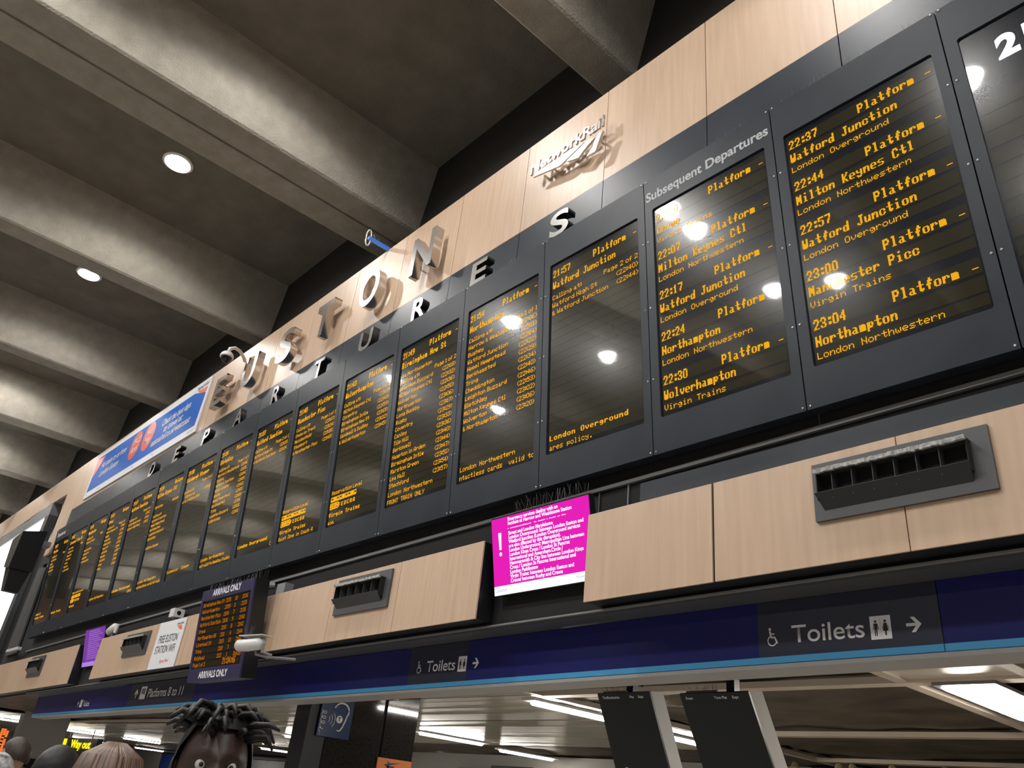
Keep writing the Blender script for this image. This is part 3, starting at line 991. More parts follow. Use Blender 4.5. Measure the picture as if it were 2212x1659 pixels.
b = MB()
rnd = random.Random(3)
x = .205
while x < .86:
    w_ = rnd.uniform(.006, .014)
    if rnd.random() > .12:
        b.face([(x, -.003, .516), (x + w_, -.003, .516), (x + w_, -.003, .516 + rnd.uniform(.004, .008)), (x, -.003, .516 + rnd.uniform(.004, .008))])
    x += w_ + .004
b.build('cut_text_line', 'screen_white', t)
text_obj('footer_text', 'Updated', 'cell_txt', (.012, -.003, .025), t, size=.04)
text_obj('footer_text', 'NetworkRail', 'cell_txt', (.93, -.003, .028), t, size=.032)
b = spikes('spike_strip', None, [(.26, .03, .634), (1.10, .03, .634)], 21, .115, t, seed=21)

# violet information screen
t = info_screen('information_screen', 'violet information screen low at the left, partly behind the WiFi box', -15.32, 3.20, 1.10, .62, .02)
MB().box(-.008, 1.10, .004, .06, -.008, .632).build('case', 'black', t)
MB().box(0, .22, 0, .004, .072, .622).build('side_panel', 'magenta', t).data.materials[0] = M['violet']
MB().box(.22, 1.09, 0, .004, .072, .622).build('panel', 'violet', t)
MB().box(0, 1.09, 0, .004, 0, .071).build('footer_bar', 'lblue', t).data.materials[0] = M['violet_txt']
for k in range(14):
    text_obj('text_line', ['London Overground services', 'between London Euston and', 'Watford Junction are also', 'affected by this disruption'][k % 4], 'violet_txt', (.24, -.003, .575 - k * .035), t, size=.04, width=.55 + .2 * ((k * 7) % 3) / 2)

# arrivals screen
AL = math.atan(.11 / 1.075)
t = thing('arrivals_screen', 'hanging dark purple ARRIVALS ONLY screen with amber rows', 'screen', (-9.33, -.31, 2.675), (AL, 0, 0))
AW, AH = 1.455, 1.085
b = MB()
sx0, sx1, sz0, sz1 = .045, AW - .045, .15, .955
for a, c, d, e in ((0, AW, 0, sz0), (0, AW, sz1, AH), (0, sx0, sz0, sz1), (sx1, AW, sz0, sz1)):
    b.box(a, c, 0, .02, d, e)
b.build('bezel', 'purple_case', t)
MB().box(0, AW, .02, .19, 0, AH).build('case', 'black', t)
b = MB()
b.face([(sx0, .016, sz0), (sx1, .016, sz0), (sx1, .016, sz1), (sx0, .016, sz1)], 0)
for k in range(10):
    z = sz1 - .02 - k * .079
    b.face([(sx0 + .01, .015, z - .062), (sx1 - .01, .015, z - .062), (sx1 - .01, .015, z), (sx0 + .01, .015, z)], 1)
b.build('screen', ['glass', 'led_off'], t)
ARR = [('Birmingham New St', '2051', '10', '2136'), ('Wolverhampton', '2059', '3', '2135'), ('Manchester Picc', '2104', '7', '2138'), ('Watford Junction', '2106', '9', '2140'),
       ('Crewe', '2110', '8', '2142'), ('Northampton NS', '2111', '4', '2144'), ('Liverpool St', '2113', '13', '2147'), ('Tring', '2118', '7', 'Delay'), ('Holyhead', '2121', '1', 'Delay'), ]
cells = []
for k, (a, c, d, e) in enumerate(ARR):
    base = .955 - .02 - k * .079 - .055
    for s_, x in ((a, .06), (c, .72), (d, .98), (e, 1.17)):
        cells += [(px, base + pz) for px, pz in dots(s_, x, 0, 'S')]
base = .955 - .02 - 9 * .079 - .055
for s_, x, st in (('Page 1 of 2', .06, 'S'), ('21:34:46', .90, 'L')):
    cells += [(px, base + pz) for px, pz in dots(s_, x, 0, st)]
cells = [(px, pz) for px, pz in cells if sx0 < px < sx1]
dot_mesh(cells, .0135, .95).build('display_text', 'amber2', t)
for z in (.993, .035):
    text_obj('lettering', 'ARRIVALS ONLY', 'letter_white', (AW * .5, -.003, z), t, size=.105, bold=.003, align='CENTER', width=.80)
spikes('spike_strip', None, [(.1, .03, AH), (AW - .02, .03, AH)], 22, .07, t, seed=5)
b = spikes('spike_strip', None, [(AW - .05, .03, AH), (AW - .05, .18, AH)], 6, .12, t, seed=6)
MB().tube([(.3, .19, .9), (.3, .33, .9)], .03, 8).tube([(1.1, .19, .9), (1.1, .33, .9)], .03, 8).build('wall_bracket', 'black', t)

# bullet camera with a spiked shield, below the middle box's left end
t = thing('security_camera', 'white bullet security camera under a spiked shield, right of the arrivals screen', 'camera', (-7.28, -.52, 2.955))
MB().tube([(-.34, 0, .005), (-.30, 0, .0), (-.10, 0, -.01), (.18, 0, -.015), (.24, 0, -.015)], [.045, .062, .064, .060, .035], 14).build('body', 'offwhite', t, smooth=True)
MB().hexa([(-.26, -.055, .085), (.30, -.055, .055), (.30, -.055, .063), (-.26, -.055, .093), (-.26, .06, .085), (.30, .06, .055), (.30, .06, .063), (-.26, .06, .093)]).build('shield', 'offwhite', t)
MB().tube([(-.345, 0, .005), (-.338, 0, .005)], .036, 12).build('lens', 'cam_glass', t)
MB().tube([(.10, 0, -.05), (.10, .02, -.11), (.20, .10, -.13), (.24, .40, -.10)], .014, 8).tube([(.26, 0, -.02), (.27, 0, -.10), (.30, .10, -.12)], .014, 8).build('bracket', 'grey', t)
spikes('spike_strip', None, [(-.26, 0, .095), (-.05, 0, .085)], 6, .11, t, seed=8)

# dome camera on a swan neck above the wood wall
t = thing('dome_camera', 'white dome security camera on a curved arm above the big letter U', 'camera', (-11.5, -.36, 8.04))
MB().ball((0, 0, .02), (.112, .112, .10), 20, 8, v0=.45, v1=1.0).tube([(0, 0, .0), (0, 0, .03)], [.115, .115], 20).build('housing', 'white', t, smooth=True)
MB().ball((0, 0, 0), (.095, .095, .10), 18, 8, v0=0, v1=.52).build('dome', 'cam_glass', t, smooth=True)
MB().tube([(0, 0, .10), (-.01, .02, .19), (-.03, .10, .25), (-.06, .20, .25), (-.08, .29, .19), (-.10, .36, .12)], [.035, .033, .03, .03, .03, .03], 10).build('arm', 'white', t, smooth=True)

# bracket arm with a hook, standing out from the top of the wood wall
t = thing('bracket_arm', 'blue bracket arm with a white hook at the top of the wood wall', 'bracket', (-7.22, 0, 8.40))
MB().box(-.025, .025, -.33, .06, -.02, .02).build('arm', 'blue_glow', t)
pts = []
for k in range(25):
    a = 2 * PI * k / 24
    pts.append((0, -.33 + .035 * math.cos(a), .10 * math.sin(a) + (.03 if math.sin(a) > 0 else -.03 if math.sin(a) < 0 else 0)))
MB().tube(pts, .011, 8, cap=False).build('hook', 'white', t, smooth=True)
spikes('spike_strip', None, [(0, -.24, .02), (0, .04, .02)], 7, .09, t, seed=9)

# small boxes and cameras on top of the wooden boxes
t = thing('security_camera', 'small white box camera standing above the WiFi poster', 'camera', (-11.17, -.02, 3.63))
MB().box(-.09, .09, -.09, .06, .05, .17).build('body', 'offwhite', t)
MB().tube([(.091, -.02, .11), (.096, -.02, .11)], .03, 10).build('lens', 'cam_glass', t)
MB().tube([(0, 0, 0), (0, 0, .05)], .02, 8).build('foot', 'grey', t)
t = thing('security_camera', 'small white camera with wiring above the left end of the WiFi box', 'camera', (-14.0, -.02, 3.61))
MB().tube([(-.12, -.02, .10), (.10, -.02, .17)], [.07, .06], 10).build('body', 'offwhite', t, smooth=True)
MB().tube([(.18, -.02, .06), (.22, -.02, .2)], .03, 8).build('junction', 'white', t)
MB().tube([(0, 0, 0), (0, 0, .10)], .02, 8).build('foot', 'grey', t)
tag(MB().box(-8.0, -7.80, -.07, .04, 3.64, 3.775).build('junction_box', 'grey'), 'small grey junction box on top of the middle wooden box', 'box')
t = thing('spot_fitting', 'small dark spotlight fitting between the arrivals screen and the middle box', 'light', (-8.35, .0, 3.80))
MB().tube([(0, -.06, 0), (.05, .04, .02)], [.05, .04], 10).build('head', 'grey', t)
MB().tube([(.05, .04, .02), (.08, .09, .02)], .012, 6).build('stem', 'black', t)

# ------------------------------------------------------------------ blue sign band over the passage
BX0 = -18.77
t = thing('sign_band', 'long navy blue sign band with a light blue stripe over the passage', 'sign', (0, .30, 0))
def bandbox(b, x0, x1, y0, y1, z0, z1):
    k = .0098
    return b.hexa([(x0, y0, z0 + k * x0), (x1, y0, z0 + k * x1), (x1, y0, z1 + k * x1), (x0, y0, z1 + k * x0),
                   (x0, y1, z0 + k * x0), (x1, y1, z0 + k * x1), (x1, y1, z1 + k * x1), (x0, y1, z1 + k * x0)])
def bz(x):
    return .0098 * x
for x0, x1, m_ in ((BX0, -13.2, 'navy'), (-13.2, -10.6, 'slateblue'), (-10.6, -5.56, 'navy'), (-5.56, -4.70, 'slateblue'), (-4.70, -1.83, 'navy'), (-1.83, -.735, 'slateblue'), (-.73, 4.1, 'navy')):
    bandbox(MB(), x0, x1, 0, .04, 2.678, 3.012).build('sign_face', m_, t)
for x0, x1 in ((BX0, -6.5), (-6.5, -.735), (-.73, 4.1)):
    bandbox(MB(), x0, x1, -.004, .04, 2.640, 2.678).build('stripe', 'lblue', t)
bandbox(MB(), BX0, 4.1, -.002, .26, 2.612, 2.636).build('lower_edge', 'lip', t)

def disc_pts(cx, cz, r, y, n=16):
    return [(cx + r * math.cos(2 * PI * k / n), y, cz + r * math.sin(2 * PI * k / n)) for k in range(n)]

def pict_toilets(x, z, h, par):
    """square white tile with a man and a woman"""
    b = MB()
    w = h * .92
    b.face([(x, -.003, z), (x + w, -.003, z), (x + w, -.003, z + h), (x, -.003, z + h)])
    tile = b.build('toilets_tile', 'letter_white', par)
    f = MB()
    for cx, fem in ((x + w * .27, 0), (x + w * .73, 1)):
        y = -.005
        u = h * .01
        f.face(disc_pts(cx, z + 76 * u, 5.5 * u, y, 12))
        if fem:
            f.face([(cx - 5 * u, y, z + 68 * u), (cx - 12 * u, y, z + 34 * u), (cx + 12 * u, y, z + 34 * u), (cx + 5 * u, y, z + 68 * u)])
            f.face([(cx - 4 * u, y, z + 34 * u), (cx - 3 * u, y, z + 15 * u), (cx + 3 * u, y, z + 15 * u), (cx + 4 * u, y, z + 34 * u)])
            for s_ in (-1, 1):
                f.face([(cx + s_ * 5 * u, y, z + 68 * u), (cx + s_ * 7 * u, y, z + 66 * u), (cx + s_ * 15 * u, y, z + 45 * u), (cx + s_ * 13 * u, y, z + 43 * u)][::s_])
        else:
            f.face([(cx - 7 * u, y, z + 68 * u), (cx - 6 * u, y, z + 42 * u), (cx + 6 * u, y, z + 42 * u), (cx + 7 * u, y, z + 68 * u)])
            for s_ in (-1, 1):
                f.face([(cx + s_ * 6 * u, y, z + 44 * u), (cx + s_ * 1 * u, y, z + 44 * u), (cx + s_ * 2 * u, y, z + 14 * u), (cx + s_ * 6 * u, y, z + 14 * u)][::s_])
                f.face([(cx + s_ * 7 * u, y, z + 68 * u), (cx + s_ * 9 * u, y, z + 66 * u), (cx + s_ * 13 * u, y, z + 42 * u), (cx + s_ * 10 * u, y, z + 41 * u)][::s_])
    for k in range(9):
        f.face([(x + w * .5 - h * .008, -.005, z + h * (.14 + .085 * k)), (x + w * .5 + h * .008, -.005, z + h * (.14 + .085 * k)),
                (x + w * .5 + h * .008, -.005, z + h * (.175 + .085 * k)), (x + w * .5 - h * .008, -.005, z + h * (.175 + .085 * k))])
    f.build('figures', 'ink', tile)

def arrow_r(x, z, h, par, up=False):
    P = [(0, .40), (.62, .40), (.30, .0), (.56, .0), (1.0, .5), (.56, 1.0), (.30, 1.0), (.62, .60), (0, .60)]
    if up:
        P = [(1 - q, p) for p, q in P]
    b = MB()
    b.face([(x + p * h, -.003, z + q * h) for p, q in (P if not up else P[::-1])][::(1 if not up else 1)])
    b.build('arrow', 'letter_white', par)

def wheelchair(x, z, h, par):
    b = MB()
    y = -.004
    u = h / 100
    b.face(disc_pts(x + 18 * u, z + 92 * u, 8 * u, y, 12))
    def bar(p, q, w):
        p, q = Vector((p[0], 0, p[1])), Vector((q[0], 0, q[1]))
        d = (q - p).normalized()
        n_ = Vector((-d.z, 0, d.x)) * w / 2
        b.face([(x + u * v.x, y, z + u * v.z) for v in (p - n_, q - n_, q + n_, p + n_)])
    bar((18, 82), (24, 44), 11)
    bar((20, 66), (46, 64), 7)
    bar((22, 46), (48, 46), 10)
    bar((46, 48), (62, 12), 10)
    prev = None
    for k in range(15):
        a = math.radians(115 + 225 * k / 14)
        c = (30 + 27 * math.cos(a), 28 + 27 * math.sin(a))
        if prev:
            bar(prev, c, 6)
        prev = c
    b.build('wheelchair_symbol', 'letter_white', par)

wheelchair(-1.765, 2.742 + bz(-1.7), .108, t)
text_obj('lettering', 'Toilets', 'letter_white', (-1.60, -.003, 2.752 + bz(-1.6)), t, size=.145, bold=.001, width=.45)
pict_toilets(-1.115, 2.728 + bz(-1.1), .128, t)
arrow_r(-.915, 2.75 + bz(-.9), .082, t)
wheelchair(-5.43, 2.775 + bz(-5.4), .108, t)
text_obj('lettering', 'Toilets', 'letter_white', (-5.28, -.003, 2.782 + bz(-5.3)), t, size=.135, bold=.001, width=.42)
pict_toilets(-4.82, 2.758 + bz(-4.8), .128, t)
arrow_r(-4.62, 2.775 + bz(-4.6), .085, t)
arrow_r(-12.95, 2.795 + bz(-12.9), .14, t, up=True)
b = MB()
b.face([(-12.70, -.003, 2.775 + bz(-12.7)), (-12.46, -.003, 2.775 + bz(-12.7)), (-12.46, -.003, 2.96 + bz(-12.7)), (-12.70, -.003, 2.96 + bz(-12.7))])
tl = b.build('platforms_tile', 'letter_white', t)
b = MB()
b.face([(-12.66, -.005, 2.86 + bz(-12.7)), (-12.50, -.005, 2.84 + bz(-12.7)), (-12.50, -.005, 2.93 + bz(-12.7)), (-12.66, -.005, 2.93 + bz(-12.7))])
b.build('train_symbol', 'grey', tl)
text_obj('lettering', 'Platforms 8 to 11', 'letter_white', (-12.36, -.003, 2.795 + bz(-12.3)), t, size=.175, bold=.001, width=1.36)
arrow_r(-15.85, 2.75 + bz(-15.8), .09, t, up=True)
MB().face([(-15.70, -.003, 2.735 + bz(-15.7)), (-15.56, -.003, 2.735 + bz(-15.7)), (-15.56, -.003, 2.86 + bz(-15.7)), (-15.70, -.003, 2.86 + bz(-15.7))]).build('toilets_tile', 'letter_white', t)
text_obj('lettering', 'Toilets', 'letter_white', (-15.50, -.003, 2.745 + bz(-15.5)), t, size=.13, width=.36)

# ------------------------------------------------------------------ the low concourse behind the band
CZ = 2.9
low_c = struct(MB().box(-62, 14, .5, 20, CZ + .35, CZ + .4).build('ceiling_low', 'blackmatt'))
def planks(x0, x1, y0, y1, seed):
    b = MB()
    rnd = random.Random(seed)
    y = y0
    while y < y1 - .01:
        w = min(.24, y1 - y)
        dz = rnd.uniform(-.004, .004)
        b.box(x0, x1, y + .003, y + w - .003, CZ + dz, CZ + dz + .02)
        y += .24
    return b.build('metal_planks', 'plank', low_c)
planks(-14.9, -6.12, .52, 4.26, 1)
planks(-19.3, -14.9, 3.3, 4.26, 5)
planks(-19.3, -6.12, 4.38, 7.4, 2)
planks(-61, -29.2, .52, 9.9, 3)
planks(-29.0, -19.4, 4.4, 9.0, 4)
b = MB()
nx, ny = 150, 60
X0, X1, Y0, Y1 = -62, 13.5, .5, 15
from mathutils import noise as mnoise
for region in ((-6.0, 6.0, .5, 10.2, 110, 100), (-19.3, -6.1, 7.45, 15, 70, 40), (-29.1, -14.8, .5, 4.4, 60, 24), (-62, -19.4, 9.0, 15, 40, 12)):
    rx0, rx1, ry0, ry1, nx, ny = region
    base = len(b.v)
    for j in range(ny + 1):
        for i in range(nx + 1):
            x = rx0 + (rx1 - rx0) * i / nx
            y = ry0 + (ry1 - ry0) * j / ny
            z = CZ + .085 + .06 * mnoise.noise(Vector((x * .55, y * 1.5, 3.1))) + .035 * mnoise.noise(Vector((x * 1.6 + y * .7, y * 3.2, 8.4))) + .012 * abs(mnoise.noise(Vector((x * 4 + y * 3, y * 6, 1.4))))
            b.v.append((x, y, z))
    for j in range(ny):
        for i in range(nx):
            q = base + j * (nx + 1) + i
            b.f.append((q, q + nx + 1, q + nx + 2, q + 1))
            b.mi.append(0)
b.build('membrane', 'net', low_c, smooth=True)
for k, (x0, x1, y, w) in enumerate(((-6.05, 6.0, 2.50, .16), (-6.05, 6.0, 5.63, .15), (-6.05, 6.0, 8.5, .2), (-35, -15.5, 4.0, .14), (-29, -19.4, 5.5, .14))):
    MB().box(x0, x1, y, y + w, CZ - .005, CZ + .05).build('cross_rail', 'cream', low_c)
for x in (-6.1, -1.95, -1.02):
    MB().box(x - .05, x + .05, .5, 10, CZ + .0, CZ + .06).build('long_rail', 'cream', low_c)
MB().box(-1.95, -1.02, .62, 2.5, CZ + .02, CZ + .04).build('infill_panel', 'cream', low_c)

TUBES = [(-6.37, 2.7, 'fluorescent light left of the two hanging display boards, partly behind one'), (-12.35, 5.45, 'fluorescent light just right of the black pillar'),
         (-12.95, 8.02, 'fluorescent light lower right of the one beside the pillar'), (-6.65, 5.32, 'fluorescent light seen between the two hanging display boards'),
         (-1.50, 2.62, 'big bright fluorescent panel at the bottom right corner'), (-18.72, 3.6, 'fluorescent light above the hair of the man with locs'),
         (-36.2, 7.9, 'fluorescent light right of the brown haired woman, upper one'), (-47.7, 12.4, 'fluorescent light right of the brown haired woman, lower one'),
         (-27.5, 9.75, 'fluorescent light right of the man with locs, lower one'), (-36.0, 5.5, 'fluorescent light above the yellow way out sign'),
         (-46.6, 8.8, 'fluorescent light just over the way out lettering'), (-34.3, 2.2, 'fluorescent light at the far left edge of the picture'),
         (-19.1, 6.2, 'fluorescent light at the left edge of the black pillar'), (-19.8, 11.6, 'faint fluorescent light low over the shop wall, right of the pillar')]
for x, y, lab in TUBES:
    wide = lab.startswith('big')
    t = thing('fluorescent_light', lab, 'light', (x, y, CZ - .03), group='fluorescent lights of the low ceiling')
    hw = .20 if wide else .075
    b = MB()
    n = 6
    for k in range(n):
        a0, a1 = PI * k / n, PI * (k + 1) / n
        b.face([(-hw * math.cos(a0), 0, -.045 * math.sin(a0)), (-hw * math.cos(a0), 1.5, -.045 * math.sin(a0)), (-hw * math.cos(a1), 1.5, -.045 * math.sin(a1)), (-hw * math.cos(a1), 0, -.045 * math.sin(a1))])
    b.face([(-hw * math.cos(PI * k / n), 0, -.045 * math.sin(PI * k / n)) for k in range(n + 1)])
    b.face([(-hw * math.cos(PI * k / n), 1.5, -.045 * math.sin(PI * k / n)) for k in range(n + 1)][::-1])
    b.build('diffuser', 'tube', t)
    MB().box(-hw - .03, hw + .03, -.10, 1.65, 0, .028).build('housing', 'grey' if wide else 'white', t)
for x, y, lab in ((-18.45, 2.6, 'tiny downlight under the band, above the brown haired woman'), (-11.9, 2.2, 'tiny downlight under the band, left of the black pillar')):
    t = thing('small_downlight', lab, 'light', (x, y, CZ - .004))
    MB().disc((0, 0, 0), .11, 16).build('diffuser', 'tube', t)
    MB().disc((.36, .06, 0), .11, 16).build('unlit_ring', 'poster_orange', t)

# pillar with its signs
pl = struct(MB().box(-8.35, -8.0, .96, 1.70, 0, CZ).build('pillar', 'granite'))
MB().box(-8.35, -8.0, 1.75, 2.22, 0, CZ).build('pillar_face', 'granite', pl)
MB().box(-8.35, -8.02, 1.70, 1.75, 0, CZ).build('joint', 'blackmatt', pl)
MB().box(-8.35, -8.01, .70, .955, 0, CZ).build('pillar_face', 'black', pl)
t = thing('hearing_loop_sign', 'dark blue hearing loop sign with a coil, waves and an ear on the black pillar', 'sign', (-7.985, .82, 2.245), (0, 0, PI / 2))
MB().box(0, .43, -.012, .012, 0, .46).build('plate', 'loop_blue', t)
b = MB()
y = -.016
pts = []
for q in range(46):
    u = q / 45 * 3.35
    pts.append((.045 + .030 * math.cos(2 * PI * u + PI), y, .285 - .055 * u + .026 * math.sin(2 * PI * u + PI)))
pts += [(.012, y, .085), (.012, y, .06), (.03, y, .045), (.028, y, .01)]
MB().tube(pts, .004, 5).build('coil', 'letter_white', t)
b = MB()
for k, r in enumerate((.05, .085, .12)):
    b.tube([(.08 + r * math.cos(a), y, .19 + r * math.sin(a)) for a in [math.radians(-38 + 76 * q / 8) for q in range(9)]], .004, 5)
b.build('waves', 'letter_white', t)
MB().tube([(.27 + .10 * math.cos(a), y, .30 + .085 * math.sin(a)) for a in [math.radians(165 - 200 * q / 12) for q in range(13)]] + [(.34, y, .20), (.31, y, .12), (.285, y, .085), (.25, y, .085)], .010, 6).build('ear', 'letter_white', t)
dsc = MB().face(disc_pts(.26, .205, .042, y, 18)).build('disc', 'letter_white', t)
text_obj('lettering', 'T', 'ink', (.26, y - .002, .183), dsc, size=.065, bold=.002, align='CENTER')
t = thing('pillar_poster', 'orange poster at the foot of the visible pillar, cut by the frame', 'poster', (-7.985, 1.71, 1.35), (0, 0, PI / 2))
MB().box(0, .50, -.008, .012, 0, .77).build('sheet', 'poster_orange', t)
MB().box(.5, .60, -.006, .014, 0, .70).build('side_sheet', 'poster_orange', t)
text_obj('lettering', 'Tour', 'ink', (.15, -.011, .57), t, size=.17, bold=.004)
MB().face([(.10, -.011, .70), (.16, -.011, .715), (.14, -.011, .745), (.18, -.011, .72), (.34, -.011, .735), (.18, -.011, .70), (.16, -.011, .66)]).build('plane_mark', 'ink', t)
t = thing('security_camera', 'small beige camera at the top of the black pillar', 'camera', (-7.95, 1.77, 2.82))
MB().box(-.04, .04, -.03, .06, -.04, .04).build('body', 'beige_lamp', t)
MB().ball((.02, -.05, -.01), .028, 10, 8).build('lens', 'cam_glass', t)

# two hanging display boards
for lab, x0, w, y0, z0, lean, title, heads in (
        ('hanging dark display board headed Time Destination, left of the pair', -3.99, .57, 1.2, 2.655, math.atan(.26 / .535), 'Departures', (('Time', .05), ('Destination', .10), ('Plat', .35), ('Expt', .44))),
        ('hanging dark display board headed From, right of the pair', -3.12, .62, 1.2, 2.63, math.atan(.30 / .495), 'Arrivals', (('From', .05), ('Time', .31), ('Plat', .38), ('Expt', .47)))):
    t = thing('hanging_display', lab, 'display board', (x0, y0, z0), (lean, 0, 0), 'hanging display boards')
    H = .80
    MB().box(0, w, .0, .02, -H, 0).build('face', 'display_face', t)
    MB().face([(.025, -.001, -H + .13), (w - .025, -.001, -H + .13), (w - .025, -.001, -.07), (.025, -.001, -.07)]).build('screen', 'display_face', t)
    MB().hexa([(0, .02, -H), (w, .02, -H), (w, .02, 0), (0, .02, 0), (0, .11, -H + .08), (w + .03, .13, -H + .08), (w + .03, .13, -.05), (0, .11, -.05)]).build('case', 'offwhite', t)
    for s_, x in heads:
        text_obj('heading', s_, 'letter_white', (x, -.003, -.045), t, size=.030, bold=.0004)
    text_obj('title', title, 'letter_white', (w * .5, -.003, -.655), t, size=.075, bold=.001, align='CENTER')
    spikes('spike_strip', None, [(.05, .03, 0), (w * .55, .03, 0)], 9, .05, t, seed=31)
    pole = MB().box(-.035, .035, -.035, .035, -.08, CZ + .2 - z0).build('pole', 'black', t)
    pole.rotation_euler = (-lean, 0, 0)
    pole.location = (w * (.55 if 'left' in lab else .70), .10, 0)
    cab = MB().tube([(.05, 0, .02), (.09, .02, .10), (.16, .05, .16), (.25, .1, .19)], .018, 8).build('cable', 'blackmatt', t, smooth=True)
    cab.rotation_euler = (-lean, 0, 0)
    cab.location = (w * .62, .10, 0)

# shops and signs far back
struct(MB().box(-20.5, -7.0, 10.0, 10.2, 0, CZ + .05).build('wall_shop', 'wall_grey'))
struct(MB().box(-7.0, 13.8, 10.0, 10.2, 0, CZ + .05).build('wall_shop_dark', 'shop_dark'))
struct(MB().box(-61, -20.5, 15.0, 15.2, 0, CZ + .05).build('wall_far', 'wall_grey'))
for k, (x0, x1, z0, z1) in enumerate(((-16.6, -15.6, 1.2, 2.62), (-15.3, -13.9, 1.2, 2.70), (-12.9, -11.2, 1.2, 2.7), (-9.2, -7.6, 1.2, 2.7))):
    tag(MB().box(x0, x1, 9.8, 9.96, z0, z1).build('shop_opening', 'grey' if k == 0 else 'shop_dark'),
        ('grey panel on the pale shop wall right of the pillar', 'dark shop opening right of the grey panel', 'dark shop opening in the middle of the pale wall', 'dark shop opening just left of the hanging boards')[k], 'shop front')
for k, x in enumerate((-6.5, -5.76, -5.54, -4.93, -4.18)):
    t = thing('track_lamp', ('beige track lamp at the bottom right, nearest the hanging boards', 'beige track lamp second from the hanging boards', 'small beige track lamp third from the hanging boards, close beside the second',
                             'beige track lamp fourth from the hanging boards', 'beige track lamp farthest right along the dark shop front')[k], 'lamp', (x, 8.62, CZ - .02), group='beige track lamps')
    MB().tube([(0, 0, -.02), (.03, -.05, -.12)], [.05, .085], 14).build('head', 'beige_lamp', t, smooth=False)
    MB().tube([(0, 0, 0.02), (0, 0, -.04)], .012, 6).build('stem', 'grey', t)
t = thing('shop_sign', 'blue shop sign with lit white letters, low behind the man with locs', 'sign', (-50, 14.75, 2.2))
MB().box(0, 21.5, 0, .2, -.4, .58).build('sign_face', 'shop_blue', t)
MB().box(0, 21.5, -.02, .2, .60, .68).build('upper_edge', 'black', t)
text_obj('lettering', 'WH', 'shop_letter', (15.6, -.03, -.1), t, size=.9, bold=.012, width=2.0)
t = thing('way_out_sign', 'black way out sign with yellow lit lettering beside the grey wall', 'sign', (-38.1, 6.0, 1.9))
MB().box(0, 5.0, 0, .2, .0, .72).build('case', 'black', t)
MB().box(.55, 1.15, -.02, 0, .38, .68).build('platform_tile', 'yellow', t)
text_obj('lettering', 'Way out', 'yellow', (1.9, -.02, .37), t, size=.40, bold=.008, width=2.5)
MB().tube([(1, .1, .72), (1, .1, 1.0)], .02, 6).tube([(4, .1, .72), (4, .1, 1.0)], .02, 6).build('hanger', 'black', t)
struct(MB().box(-29.6, -29.1, 2.45, 3.80, 0, CZ + .2).build('wall_block', 'wall_grey'))
tag(MB().box(-29.095, -29.07, 2.9, 3.82, 1.45, 1.72).build('dark_rail', 'blackmatt'), 'dark horizontal band on the grey wall behind the dark haired heads', 'rail')
t = thing('led_column', 'column of orange lit characters at the left edge', 'display board', (-29, 1.9, 1.75))
MB().box(-.15, -.02, 0, .30, -.1, .75).build('case', 'black', t)
b = MB()
rnd = random.Random(4)
for k in range(15):
    for q in range(3):
        if rnd.random() > .2:
            b.box(-.02, -.005, .05 + q * .075, .11 + q * .075, k * .046, k * .046 + .034)
b.build('characters', 'orange_led', t)

# ------------------------------------------------------------------ people at the bottom edge
def skin_mesh(verts, edges, radii, levels=1):
    me = bpy.data.meshes.new('figure')
    me.from_pydata(verts, edges, [])
    ob = bpy.data.objects.new('figure', me)
    COL.objects.link(ob)
    md = ob.modifiers.new('skin', 'SKIN')
    for k, r in enumerate(radii):
        v = me.skin_vertices[0].data[k]
        v.radius = r if isinstance(r, tuple) else (r, r)
        v.use_root = (k == 0)
    sb = ob.modifiers.new('sub', 'SUBSURF')
    sb.levels = levels
    sb.render_levels = levels
    dg = bpy.context.evaluated_depsgraph_get()
    dg.update()
    out = bpy.data.meshes.new_from_object(ob.evaluated_get(dg))
    bpy.data.objects.remove(ob, do_unlink=True)
    return out

def gs(x, s):
    return math.exp(-(x / s) ** 2)

def head_fn(c):
    def fn(q, p):
        x, y, z = q[0] - c[0], q[1] - c[1], q[2] - c[2]
        front = max(0.0, -p[1])
        zz = z / .118
        if zz < -.15:                                   # jaw narrows, chin comes forward
            k = 1 - .34 * min(1, (-.15 - zz) / .85)
            x *= k
            if p[1] < 0:
                y = y * (1 - .08 * (-zz)) - .012 * gs(zz + .82, .22) * front
            else:
                y *= 1 - .25 * min(1, (-.15 - zz))
        if p[1] < 0:
            y -= .026 * gs(x, .014) * gs(zz + .22, .20) * front          # nose
            y -= .008 * gs(x, .010) * gs(zz - .02, .18) * front
            y += .012 * (gs(x - .033, .020) + gs(x + .033, .020)) * gs(zz - .02, .11) * front   # eye sockets
            y -= .007 * (gs(x - .032, .024) + gs(x + .032, .024)) * gs(zz - .20, .09) * front   # brows
            y -= .008 * gs(x, .026) * (gs(zz + .50, .045) + gs(zz + .60, .05)) * front          # lips
            y += .004 * gs(x, .028) * gs(zz + .55, .02) * front
            if zz > .2:
                y += .010 * (zz - .2) * front
        else:
            y += .010 * gs(zz - .25, .5)
        return (c[0] + x, c[1] + y, c[2] + z)
    return fn

